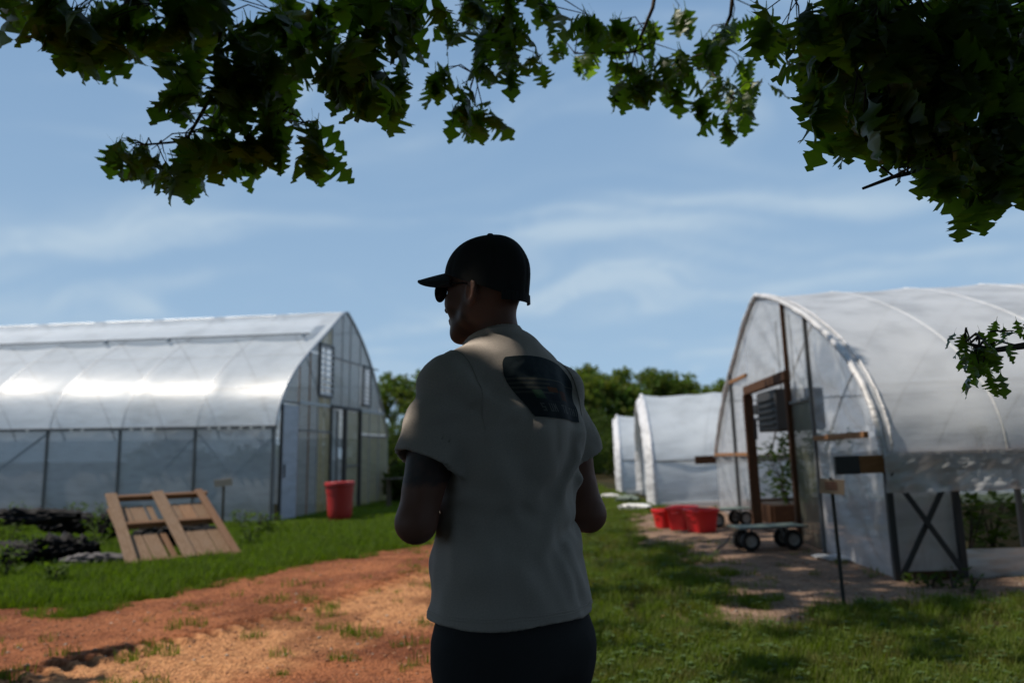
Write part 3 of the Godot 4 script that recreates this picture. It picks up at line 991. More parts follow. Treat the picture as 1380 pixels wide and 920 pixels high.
func far_tree(called: String, label: String, at: Vector3, height: float, spread: float, tone: float, clumps: int, mesh: Mesh, group := "trees along the far edge of the field") -> void:
	var t := thing(called, label, "tree", at, group)
	var g := Geo.new()
	g.tube([Vector3.ZERO, Vector3(0.1, height * 0.3, 0.05), Vector3(-0.05, height * 0.62, 0)], [0.24, 0.18, 0.09], 7)
	var lobes := []
	for k in 14:
		var a := rng.randf() * TAU
		var h := rng.randf_range(0.06, 0.86)
		var r := spread * (1.0 - 0.55 * h) * rng.randf_range(0.35, 0.8)
		var c := Vector3(cos(a) * r, height * h, sin(a) * r)
		lobes.append([c, Vector3(spread * rng.randf_range(0.3, 0.48), height * rng.randf_range(0.09, 0.15), spread * rng.randf_range(0.3, 0.48))])
		g.tube([Vector3(0, height * minf(h * 0.7, 0.5), 0), c * Vector3(0.5, 0.9, 0.5), c], [0.09, 0.06, 0.03], 5)
	lobes.append([Vector3(0, height * 0.9, 0), Vector3(spread * 0.3, height * 0.12, spread * 0.3)])
	part(t, "trunk", g.mesh(), M.bark)
	var xf := []
	var cols := []
	for k in clumps:
		var lb: Array = lobes[rng.randi() % lobes.size()]
		var d := dir_any() * pow(rng.randf(), 0.4) * rng.randf_range(0.8, 1.12)
		var p: Vector3 = lb[0] + d * lb[1]
		if p.y < 0.3: p.y = 0.3 + rng.randf() * 0.5
		xf.append(Transform3D(random_basis(rng.randf_range(0.7, 1.35)), p))
		var q := rng.randf_range(0.75, 1.25) * tone
		cols.append(Color(0.11 * q * rng.randf_range(0.8, 1.3), 0.155 * q, 0.03 * q))
	var cr := multi(t, "crown", mesh, M.far_leaf, xf, cols)
	cr.set_meta("kind", "stuff")

func build_far_trees() -> void:
	var cl := clump_mesh(9, 0.22, 0.24, 0.15, 0.2)
	var kinds := ["round leafy tree at the field edge behind the tunnels", "tall loose crowned tree in the far tree line", "dark low spreading tree in the far tree line"]
	var spots := [[-9.5, -62, 9.0, 4.2], [-5.5, -58, 8.6, 3.6], [-2.0, -64, 9.6, 4.0], [2.0, -60, 9.2, 3.9], [5.0, -56, 8.2, 3.1], [7.8, -57, 8.0, 3.2], [10.2, -60, 8.3, 3.4],
		[13.0, -59, 7.0, 3.4], [16.2, -61, 7.3, 3.5], [19.5, -60, 7.0, 3.7], [23, -62, 7.6, 4.0], [28, -63, 8.0, 4.2], [-14, -60, 8.8, 4.2], [-20, -63, 9.4, 4.6], [-27, -62, 9.0, 4.6], [6.5, -66, 9.4, 3.6], [14.5, -68, 8.6, 4.5], [-7.5, -68, 10.0, 4.4], [1, -70, 10.0, 4.5], [22, -70, 9.0, 4.5]]
	for k in spots.size():
		var s: Array = spots[k]
		far_tree("field_tree", kinds[0] if s[2] < 8.0 else kinds[1] if s[3] < 4.1 else kinds[2], Vector3(s[0], 0, s[1]), s[2] * 0.9, s[3], rng.randf_range(0.95, 1.25), 1250, cl)
	# unseen trees added behind and beside the camera to keep the man's back in shade
	var wl := clump_mesh(10, 0.3, 0.34, 0.22, 0.2)
	var shade_tree_spots := [[-6.0, 10.5, 11.0, 3.6], [-2.2, 9.0, 9.5, 3.2], [2.4, 12.0, 11.0, 3.6], [9.0, 7.2, 9.0, 3.2], [13.0, 1.0, 8.0, 3.0]]
	for s in shade_tree_spots:
		far_tree("added_shade_tree", "unseen tree added behind the oak to shade the man", Vector3(s[0], 0, s[1]), s[2], s[3], 0.7, 1000, wl, "added shade trees behind the camera")
	# bushes at their feet and by the left greenhouse
	var bl := clump_mesh(10, 0.16, 0.16, 0.09, 0.0)
	for s in [[3.4, -44, 2.2, 1.6, "low dark bush under the far trees"], [6.2, -47, 2.6, 1.9, "low dark bush under the far trees"], [1.2, -46, 2.0, 1.7, "low dark bush under the far trees"], [-1.9, -45, 2.4, 1.8, "low dark bush under the far trees"], [-4.6, -44, 2.4, 1.8, "low dark bush under the far trees"], [9.2, -46, 2.4, 2.0, "low dark bush under the far trees"], [4.6, -51, 4.2, 2.6, "low dark bush under the far trees"], [8.6, -52, 4.0, 2.7, "low dark bush under the far trees"], [0.5, -52, 4.4, 2.8, "low dark bush under the far trees"], [-3.6, -51, 4.4, 2.8, "low dark bush under the far trees"], [-7.8, -52, 4.6, 3.0, "low dark bush under the far trees"], [13.0, -52, 4.0, 2.8, "low dark bush under the far trees"], [17.5, -53, 4.0, 3.0, "low dark bush under the far trees"],
			[-3.5, -25.2, 1.1, 0.6, "leafy shrub beside the rigid gable wall"], [-3.0, -30.5, 2.2, 1.2, "overgrown shrub past the end of the gable wall"]]:
		var t := thing("shrub", s[4], "shrub", Vector3(s[0], 0, s[1]), "low bushes under the far trees" if s[1] < -40 else "")
		var g := Geo.new()
		for k in 5:
			var a := k * 1.3
			g.tube([Vector3(cos(a) * 0.08, -0.02, sin(a) * 0.08), Vector3(cos(a) * s[3] * 0.5, s[2] * 0.7, sin(a) * s[3] * 0.5)], [0.03, 0.008], 5)
		part(t, "stem", g.mesh(), M.twig)
		var xf := []
		var cols := []
		for k in 620:
			var d := dir_any() * pow(rng.randf(), 0.45)
			xf.append(Transform3D(random_basis(rng.randf_range(0.7, 1.3)), Vector3(d.x * s[3], s[2] * 0.5 + d.y * s[2] * 0.5, d.z * s[3])))
			var q := rng.randf_range(0.6, 1.1)
			cols.append(Color(0.07 * q, 0.105 * q, 0.022 * q))
		multi(t, "foliage", bl, M.far_leaf, xf, cols).set_meta("kind", "stuff")

# ---- the oak over the camera
func oak_leaf(variant: int) -> ArrayMesh:
	# pointed lobes along a midrib; the blade hangs along -y from its stalk at the origin; 1 = blade length
	var r := RandomNumberGenerator.new()
	r.seed = 900 + variant
	var g := Geo.new()
	var lobes := 4 if variant % 2 == 0 else 3
	var mids := []
	var ls := []
	var rs := []
	var edge := [[0.0, 0.012], [0.05, 0.03]]
	for k in lobes:
		# narrow sinus, then a lobe that broadens to two or three bristle points
		var t := 0.13 + 0.66 * k / lobes
		var env: float = [0.22, 0.35, 0.41, 0.30][mini(k + (4 - lobes), 3)] * r.randf_range(0.85, 1.15)
		edge.append([t, 0.085 + 0.04 * r.randf()])
		edge.append([t + 0.055, env * 0.55])
		edge.append([t + 0.09, env * 0.98])
		edge.append([t + 0.115, env * 0.86])
		edge.append([t + 0.155, env * 0.92])
	edge.append([0.87, 0.07])
	edge.append([0.92, 0.12])
	edge.append([1.0, 0.0])
	edge.sort_custom(func(a, b): return a[0] < b[0])
	var curl := r.randf_range(-0.25, 0.35)
	var fold := r.randf_range(0.1, 0.45)
	var bend := func(t: float, x: float) -> Vector3:
		var z := curl * t * t + fold * absf(x) + 0.05 * sin(t * 9.0 + x * 7.0)
		return Vector3(x, -t, z)
	for e in edge:
		var t: float = e[0]
		# the midrib keeps pace with the lobes' forward sweep
		mids.append(g.vert(bend.call(t, 0.0)))
		ls.append(g.vert(bend.call(t, -e[1] * r.randf_range(0.85, 1.12))))
		rs.append(g.vert(bend.call(t, e[1] * r.randf_range(0.85, 1.12))))
	for k in edge.size() - 1:
		g.quad(mids[k], mids[k + 1], rs[k + 1], rs[k])
		g.quad(ls[k], ls[k + 1], mids[k + 1], mids[k])
	# stalk
	var a := g.vert(Vector3(-0.012, 0, 0)); var b := g.vert(Vector3(0.012, 0, 0)); var c := g.vert(Vector3(0.008, 0.22, -0.02)); var d := g.vert(Vector3(-0.008, 0.22, -0.02))
	g.quad(a, b, c, d)
	return g.mesh()

func shade_keep(q: Vector3) -> float:
	# how full the crown is where it stands between the sun and the spot of ground below
	var g := q - SUN * (q.y / SUN.y)
	if g.z > -3.3: return 1.0
	var patch := FN.get_noise_2d(g.x * 0.8 + 31.0, g.z * 0.8)
	if g.x < 0.1 - 0.12 * (g.z + 4.0):
		return 0.5 if g.x < -2.6 and g.z > -6.6 and patch > -0.05 else 0.0
	if g.z > -6.5: return 0.22 if patch > 0.15 else 0.01
	var lim := 5.0 if g.z < -8.2 else 4.2
	if g.x > 1.6 and g.x < lim: return 0.85 if patch > -0.34 else 0.2
	if g.x >= lim: return 0.0
	return 0.08

var glints := []

func lets_sun_in(q: Vector3, r: float) -> bool:
	for t in glints:
		var p: Vector3 = t[0]
		var s := (q - p).dot(SUN)
		if s > 0.1 and (q - p - SUN * s).length() < t[1] + r + 0.0045 * s: return true
	return false

func build_oak() -> void:
	var tree := thing("oak_tree", "big oak with dark lobed leaves hanging over the man", "tree", Vector3(3.2, 0, 2.6))
	var o := tree.position
	# spots of sun that reach the man's shoulders and back through gaps in the crown
	for t in [[711, 494, -1.82, 0.0], [628, 466, -1.85, -0.005], [596, 692, -1.84, 0.0], [548, 568, -1.77, -0.01]]:
		glints.append([at_z(t[0], t[1], t[2]), t[3]])
	var g := Geo.new()
	var top := Vector3(-0.4, 5.2, -0.9)
	g.tube([Vector3(0, -0.1, 0), Vector3(0.02, 0.3, 0), Vector3(-0.05, 1.4, -0.1), Vector3(-0.2, 3.0, -0.4), top], [0.52, 0.40, 0.34, 0.30, 0.24], 14)
	part(tree, "trunk", g.mesh(), M.bark)
	var ends := [Vector3(-3.2, 7.2, -5.6), Vector3(-5.8, 8.8, -13.0), Vector3(-6.5, 6.4, -1.0), Vector3(-7.6, 4.4, -3.6), Vector3(2.5, 8.0, -6.5), Vector3(5.5, 7.5, -1.5), Vector3(-3.0, 7.0, 5.0), Vector3(2.5, 7.5, 5.0), Vector3(-0.5, 11.0, -2.5)]
	for e in ends:
		g = Geo.new()
		var a := top - Vector3(0, rng.randf_range(0.2, 2.2), 0) * 0.6
		var m: Vector3 = a.lerp(e, 0.45) + Vector3(0, 0.9, 0)
		g.tube([a, a.lerp(m, 0.5) + Vector3(0, 0.3, 0), m, m.lerp(e, 0.5) + Vector3(0, 0.25, 0), e], [0.17, 0.14, 0.10, 0.07, 0.03], 9)
		part(tree, "limb", g.mesh(), M.bark)
	# crown out of the picture: clumps of leaves
	var cl := clump_mesh(12, 0.2, 0.19, 0.12, 0.25)
	var xf := []
	var tries := 0
	while xf.size() < 15000 and tries < 300000:
		tries += 1
		var q := Vector3(rng.randf_range(-10.0, 12.5), rng.randf_range(2.2, 15.5), rng.randf_range(-18.0, 11.0))
		var e := (q - Vector3(0.8, 8.8, -4.2)) / Vector3(10.6, 6.6, 13.4)
		if e.length() + 0.28 * FN.get_noise_3d(q.x * 0.35, q.y * 0.35, q.z * 0.35) > 1.0: continue
		var d := q - EYE
		var fwd := -d.z
		if fwd > -0.6:
			if d.y < (fwd + 0.6) * 0.625 + 0.55 and absf(d.x) < fwd * 0.8 + 1.4: continue
		if q.y < 2.3 + 0.25 * absf(q.z) and fwd > 0.0: continue
		if rng.randf() > shade_keep(q): continue
		if over_man(q, 1.0): continue
		xf.append(Transform3D(random_basis(rng.randf_range(0.8, 1.3)), q - o))
	# added unseen bough on the left, blocking sky light from the man
	tries = 0
	var added_bough := 0
	while added_bough < 2600 and tries < 60000:
		tries += 1
		var q := Vector3(-5.0, 4.3, -1.0) + dir_any() * pow(rng.randf(), 0.35) * Vector3(3.6, 2.4, 4.2)
		var d := q - EYE
		if d.z < 0.6 and d.y < (0.6 - d.z) * 0.625 + 0.55 and absf(d.x) < -d.z * 0.8 + 1.2: continue
		if q.y < 1.9 or rng.randf() > shade_keep(q): continue
		if over_man(q, 1.0): continue
		added_bough += 1
		xf.append(Transform3D(random_basis(rng.randf_range(0.8, 1.3)), q - o))
	var cr := multi(tree, "foliage", cl, M.oak_leaf, xf, [])
	cr.set_meta("kind", "stuff")
	# where the sun would reach the man the leaves are set one by one, close together, with a few gaps
	var one := Geo.new()
	small_leaf(one, Vector3.ZERO, Vector3(0, -0.9, 0.4).normalized(), Vector3.RIGHT, 0.135, 0.10)
	xf = []
	tries = 0
	while xf.size() < 11000 and tries < 60000:
		tries += 1
		var h := rng.randf_range(4.2, 9.5)
		var q := Vector3(-0.02, 1.3, -1.95) + SUN * ((h - 1.3) / SUN.y) + dir_any() * 1.2 * pow(rng.randf(), 0.4)
		var d := q - EYE
		if d.y < (-d.z + 0.4) * 0.62 + 0.25: continue
		var bb := random_basis(rng.randf_range(0.8, 1.2))
		if lets_sun_in(q + bb * Vector3(0, -0.06, 0.026), 0.045): continue
		xf.append(Transform3D(bb, q - o))
	multi(tree, "foliage", one.mesh(), M.oak_leaf, xf, []).set_meta("kind", "stuff")
	hanging_sprays(tree, o)

func over_man(q: Vector3, r: float) -> bool:
	var p := Vector3(-0.02, 1.3, -1.95)
	var s := (q - p).dot(SUN)
	return s > 0.1 and (q - p - SUN * s).length() < r

func hanging_sprays(tree: Node3D, o: Vector3) -> void:
	var variants := []
	for k in 6: variants.append(oak_leaf(k))
	# x, y, half width, half height (photograph pixels), distance, clusters, leaf length, droop of the spray's anchor
	var sprays := [
		[40, 25, 50, 45, 2.9, 7, 0.16], [110, 40, 60, 45, 2.8, 9, 0.16], [165, 35, 40, 40, 2.8, 5, 0.15], [130, 75, 40, 25, 2.75, 4, 0.15],
		[265, 50, 60, 60, 2.9, 11, 0.15], [340, 60, 60, 60, 2.8, 13, 0.15], [410, 50, 50, 60, 2.9, 10, 0.15], [280, 120, 55, 45, 2.8, 9, 0.14], [370, 110, 55, 40, 2.8, 8, 0.14],
		[178, 205, 24, 20, 2.7, 3, 0.12], [215, 225, 30, 25, 2.7, 4, 0.13], [275, 215, 40, 35, 2.75, 8, 0.13], [330, 190, 45, 35, 2.8, 8, 0.13], [395, 190, 35, 28, 2.8, 5, 0.13], [320, 150, 50, 30, 2.8, 6, 0.13],
		[490, 50, 55, 60, 2.6, 11, 0.16], [470, 115, 25, 35, 2.6, 4, 0.15], [515, 110, 40, 40, 2.6, 6, 0.16], [555, 35, 30, 40, 2.6, 5, 0.15],
		[640, 40, 45, 50, 3.1, 8, 0.14], [700, 40, 55, 50, 3.1, 10, 0.14], [770, 25, 45, 35, 3.2, 7, 0.14], [680, 85, 50, 35, 3.1, 6, 0.13], [605, 120, 30, 30, 3.1, 4, 0.12], [640, 145, 35, 30, 3.1, 6, 0.12],
		[760, 75, 22, 14, 3.5, 2, 0.10], [850, 60, 50, 50, 3.5, 8, 0.14], [835, 110, 35, 35, 3.5, 5, 0.13], [890, 110, 40, 35, 3.5, 6, 0.13], [925, 60, 50, 50, 3.5, 8, 0.13], [970, 110, 40, 35, 3.6, 7, 0.12], [975, 150, 35, 25, 3.6, 6, 0.11], [1020, 130, 25, 25, 3.6, 3, 0.11], [990, 45, 45, 45, 3.5, 6, 0.13],
		[1060, 35, 35, 40, 2.3, 4, 0.12], [1075, 70, 26, 26, 2.2, 2, 0.11], [1130, 60, 45, 60, 1.9, 11, 0.115], [1115, 130, 22, 40, 1.85, 5, 0.11], [1125, 185, 12, 22, 1.85, 3, 0.10], [1165, 150, 25, 35, 1.85, 6, 0.11],
		[1210, 60, 70, 70, 1.85, 20, 0.115], [1290, 60, 70, 70, 1.9, 20, 0.115], [1360, 50, 50, 70, 1.95, 15, 0.115], [1205, 140, 40, 45, 1.85, 11, 0.11], [1265, 150, 55, 55, 1.9, 15, 0.11], [1335, 150, 50, 60, 1.95, 14, 0.11], [1222, 190, 18, 20, 1.9, 4, 0.10], [1290, 215, 35, 32, 1.95, 9, 0.10], [1340, 230, 40, 30, 2.0, 9, 0.10], [1310, 268, 22, 16, 2.0, 4, 0.085], [1255, 232, 14, 16, 1.95, 3, 0.09], [1372, 220, 20, 25, 2.0, 4, 0.10],
		[1303, 468, 20, 10, 1.9, 3, 0.05], [1320, 495, 12, 16, 1.9, 4, 0.06], [1345, 475, 12, 8, 1.9, 2, 0.045], [1365, 452, 10, 8, 1.9, 2, 0.04],
	]
	var boughs := [[[-150, -120, 3.0], [150, -25, 2.85], [330, 60, 2.85], [370, 120, 2.8], [410, 165, 2.8]], [[330, -140, 2.9], [300, 20, 2.85], [290, 120, 2.8], [250, 190, 2.75], [195, 195, 2.7]], [[520, -140, 2.7], [500, 0, 2.6], [490, 90, 2.6]], [[760, -140, 3.2], [690, 0, 3.1], [640, 100, 3.1]], [[1000, -120, 3.5], [985, 20, 3.5], [955, 90, 3.55], [985, 130, 3.6]], [[900, -120, 3.5], [880, 10, 3.5], [855, 70, 3.5], [775, 72, 3.5]],
			[[1500, -60, 1.9], [1420, 80, 1.95], [1340, 170, 1.95], [1260, 225, 1.9], [1205, 238, 1.9], [1163, 254, 1.9]], [[1200, -150, 1.8], [1190, 0, 1.75], [1150, 90, 1.7]], [[1500, 450, 1.95], [1392, 464, 1.9], [1340, 472, 1.9], [1300, 462, 1.9]]]
	var near_pts := []
	for b in boughs:
		for k in b.size() - 1:
			for j in 6:
				var f := j / 6.0
				near_pts.append(at_z(lerpf(b[k][0], b[k + 1][0], f), lerpf(b[k][1], b[k + 1][1], f), -lerpf(b[k][2], b[k + 1][2], f)))
		near_pts.append(at_z(b[-1][0], b[-1][1], -b[-1][2]))
	var all := []
	var twigs := []
	for s in sprays:
		var z: float = -s[4]
		var low: bool = s[1] > 400
		var anchor := at_z(s[0] + rng.randf_range(-20, 20), s[1] - s[3] - (70.0 if not low else -10.0), z - 0.05)
		if low: anchor = at_z(1392, 468, z)
		var many := int(ceil(s[5] * (0.85 if s[0] < 600 else 0.7 if s[0] < 1090 else 0.9)))
		for k in many:
			var a := rng.randf() * TAU
			var rr := sqrt(rng.randf())
			var p := at_z(s[0] + cos(a) * rr * s[2], s[1] + sin(a) * rr * s[3] - s[6] * 1073.0 / s[4] * 0.35, z + rng.randf_range(-0.22, 0.22))
			var from: Vector3 = near_pts[0]
			for c in near_pts:
				if c.distance_to(p) + maxf(0.0, p.y - c.y) * 0.5 < from.distance_to(p) + maxf(0.0, p.y - from.y) * 0.5: from = c
			if from.distance_to(p) > 0.55: from = anchor
			twigs.append([from, from.lerp(p, 0.5) + rv(0.02) + Vector3(0, 0.02, 0), p])
			var n := rng.randi_range(3, 5)
			for j in n:
				# leaves hang from the twig's end, spread round it
				var yaw := rng.randf() * TAU
				var tip := rng.randf_range(0.05, 0.95) * (1.0 if rng.randf() < 0.8 else 1.7)
				var b := Basis(Vector3.UP, yaw) * Basis(Vector3.RIGHT, tip) * Basis(Vector3.UP, rng.randf_range(-0.9, 0.9))
				var sz: float = s[6] * rng.randf_range(0.8, 1.3)
				var q := p + rv(0.03)
				if lets_sun_in(q - b.y * sz * 0.5, 0.07): continue
				all.append([Transform3D(b.scaled(Vector3.ONE * sz), q - b.y * -0.0 - o), rng.randi() % 6, sz / s[4] * (1.0 if in_view(q) else 0.2), absf(s[0] - 300) < 90 and s[1] > 180 and rng.randf() < 0.03])
	all.sort_custom(func(x, y): return x[2] > y[2])
	var rest := [[], [], [], [], [], []]
	for k in all.size():
		var l: Array = all[k]
		if k < 300:
			part(tree, "leaf", variants[l[1]], M.oak_leaf_red if l[3] else M.oak_leaf, l[0])
		else:
			rest[l[1]].append(l[0])
	for k in 6:
		if rest[k].size(): multi(tree, "leaf_spray", variants[k], M.oak_leaf, rest[k], []).set_meta("kind", "stuff")
	# twigs of the sprays, joined: thin and hidden among the leaves
	var g := Geo.new()
	for t in twigs:
		g.tube([t[0] - o, t[1] - o, t[2] - o], [0.003, 0.0025, 0.0015], 5)
	var tw := part(tree, "twigs", g.mesh(), M.twig)
	tw.set_meta("kind", "stuff")
	# branches that carry them down from the limbs
	for b in boughs:
		var pts := []
		var rad := []
		for k in b.size():
			pts.append(at_z(b[k][0], b[k][1], -b[k][2]) - o)
			rad.append(lerpf(0.012, 0.0035, float(k) / (b.size() - 1)))
		g = Geo.new()
		g.tube(pts, rad, 7)
		part(tree, "branch", g.mesh(), M.bark)

# ------------------------------------------------------------------ small things
func plant(called: String, label: String, group: String, at: Vector3, h: float, spread: float, leaves: int, ll: float, col: Vector3, stem_mat: Material) -> void:
	var t := thing(called, label, "plant", at, group)
	var g := Geo.new()
	var gl := Geo.new()
	gl.colored = true
	for k in 4:
		var a := rng.randf() * TAU
		g.tube([Vector3(0, -0.02, 0), Vector3(cos(a), 0, sin(a)) * spread * 0.3 + Vector3.UP * h * 0.5, Vector3(cos(a), 0, sin(a)) * spread * 0.55 + Vector3.UP * h * rng.randf_range(0.75, 1.0)], [0.012, 0.008, 0.004], 5)
	part(t, "stem", g.mesh(), stem_mat)
	for k in leaves:
		var a := rng.randf() * TAU
		var hh := h * rng.randf_range(0.08, 1.0)
		var p := Vector3(cos(a), 0, sin(a)) * spread * rng.randf_range(0.1, 0.8) + Vector3.UP * hh
		var d := Vector3(cos(a), rng.randf_range(-0.5, 0.7), sin(a)).normalized()
		var k0 := gl.v.size()
		small_leaf(gl, p, d, d.cross(Vector3.UP).normalized().rotated(d, rng.randf_range(-0.8, 0.8)), ll * rng.randf_range(0.6, 1.2), ll * rng.randf_range(0.3, 0.5))
		var q := rng.randf_range(0.65, 1.3)
		for m in range(k0, gl.v.size()): gl.c[m] = Color(col.x * q, col.y * q, col.z * q)
	part(t, "foliage", gl.mesh(), M.far_leaf).set_meta("kind", "stuff")

func tub(at: Vector3, r: float, h: float, turn: float, label: String) -> void:
	var t := thing("red_tub", label, "tub", at, "")
	t.rotation.y = turn
	# squarish bucket that widens to a rolled rim
	var sq := func(g: Geo, rings: Array, flip: bool) -> void:
		g.grid(40, rings.size() - 1, func(u: float, w: float) -> Vector3:
			var k := int(round(w * (rings.size() - 1)))
			var a := -TAU * u
			var c := cos(a); var s := sin(a)
			var e := pow(pow(absf(c), 5.0) + pow(absf(s), 5.0), -0.2)
			return Vector3(c * e * rings[k].x, rings[k].y, s * e * rings[k].x), flip)
	var g1 := Geo.new()
	sq.call(g1, [Vector2(0, 0.004), Vector2(r * 0.74, 0.004), Vector2(r * 0.77, 0.02), Vector2(r * 0.92, h * 0.86), Vector2(r * 0.93, h * 0.87), Vector2(r * 0.91, h * 0.9), Vector2(r * 0.74, 0.03), Vector2(0, 0.03)], false)
	part(t, "body", g1.mesh(), M.red_plastic)
	var g2 := Geo.new()
	sq.call(g2, [Vector2(r * 0.92, h * 0.84), Vector2(r * 1.0, h * 0.84), Vector2(r * 1.02, h * 0.9), Vector2(r * 1.02, h * 0.98), Vector2(r * 0.99, h), Vector2(r * 0.92, h * 0.98)], false)
	part(t, "rim", g2.mesh(), M.red_plastic)
	for s in [-1, 1]:
		pipe(t, "handle", [Vector3(s * r * 1.0, h * 0.8, -0.07), Vector3(s * r * 1.1, h * 0.76, -0.05), Vector3(s * r * 1.1, h * 0.76, 0.05), Vector3(s * r * 1.0, h * 0.8, 0.07)], 0.01, M.red_plastic, 6)

func wheel(parent: Node, at: Vector3, r: float) -> void:
	var w := Node3D.new()
	w.name = "wheel"
	parent.add_child(w, true)
	w.transform = Transform3D(Basis(Vector3.RIGHT, PI / 2), at)
	var tyre := []
	for k in 13:
		var a := TAU * k / 12.0
		tyre.append(Vector2(r * 0.76 + cos(a) * r * 0.24, sin(a) * r * 0.30))
	part(w, "tyre", lathe(tyre, 28), M.rubber)
	part(w, "rim", lathe([Vector2(0, 0.03), Vector2(r * 0.14, 0.03), Vector2(r * 0.18, 0.012), Vector2(r * 0.42, 0.014), Vector2(r * 0.52, 0.03), Vector2(r * 0.56, 0.032), Vector2(r * 0.56, -0.032), Vector2(r * 0.5, -0.03), Vector2(r * 0.2, -0.015), Vector2(0, -0.03)], 24), M.wheel_rim)

func wagon(at: Vector3, turn: float, label: String, len := 0.94) -> void:
	var t := thing("garden_wagon", label, "cart", at)
	t.scale = Vector3.ONE * 0.92
	t.rotation.y = turn
	var r := 0.135
	var hx := len * 0.5
	for sx in [-0.30, 0.29]:
		for sz in [-0.17, 0.17]:
			wheel(t, Vector3(sx, r, sz), r)
		bar(t, "axle", Vector3(sx, r, -0.17), Vector3(sx, r, 0.17), 0.022, 0.022, M.mid_steel)
		for sz in [-0.1, 0.1]:
			bar(t, "strut", Vector3(sx, r, sz), Vector3(sx + 0.07 * signf(-sx), 0.3, sz * 0.8), 0.025, 0.02, M.wheel_rim)
	for k in 5:
		bar(t, "deck_board", Vector3(-hx, 0.315, -0.2 + k * 0.1), Vector3(hx, 0.315, -0.2 + k * 0.1), 0.094, 0.014, M.cart_deck)
	for z in [-0.24, 0.24]:
		bar(t, "deck_rail", Vector3(-hx, 0.305, z), Vector3(hx, 0.305, z), 0.022, 0.022, M.mid_steel)
	pipe(t, "draw_handle", [Vector3(-0.32, 0.2, 0), Vector3(-0.5, 0.22, 0), Vector3(-0.62, 0.10, 0.05), Vector3(-0.75, 0.03, 0.08)], 0.012, M.dark_steel)

func bundle(called: String, label: String, at: Vector3, size: Vector3, turn: float, sd: float, mat: Material) -> void:
	# crumpled sheet or stacked trays: a folded lump with creases
	var t := thing(called, label, "plastic sheet", at)
	t.rotation.y = turn
	var g := Geo.new()
	g.grid(44, 20, func(u: float, w: float) -> Vector3:
		var a := -TAU * u
		var l := sin(PI * clampf(w, 0.02, 0.98))
		var e := pow(l, 0.35)
		var d := Vector3(cos(a) * e, sin(a) * e, (w - 0.5) * 2.0)
		var k := 1.0 + 0.55 * absf(FN.get_noise_3d(d.x * 1.6 + sd, d.y * 2.4, d.z * 3.4)) * 2.0 - 0.35 + 0.2 * FN.get_noise_3d(d.x * 6.0, d.y * 6.0 + sd, d.z * 8.0)
		var p := Vector3(d.x * size.x * k, d.y * size.y * k + size.y, d.z * size.z)
		p.y = maxf(p.y, -0.01)
		return p)
	part(t, "sheet", g.mesh(), mat)

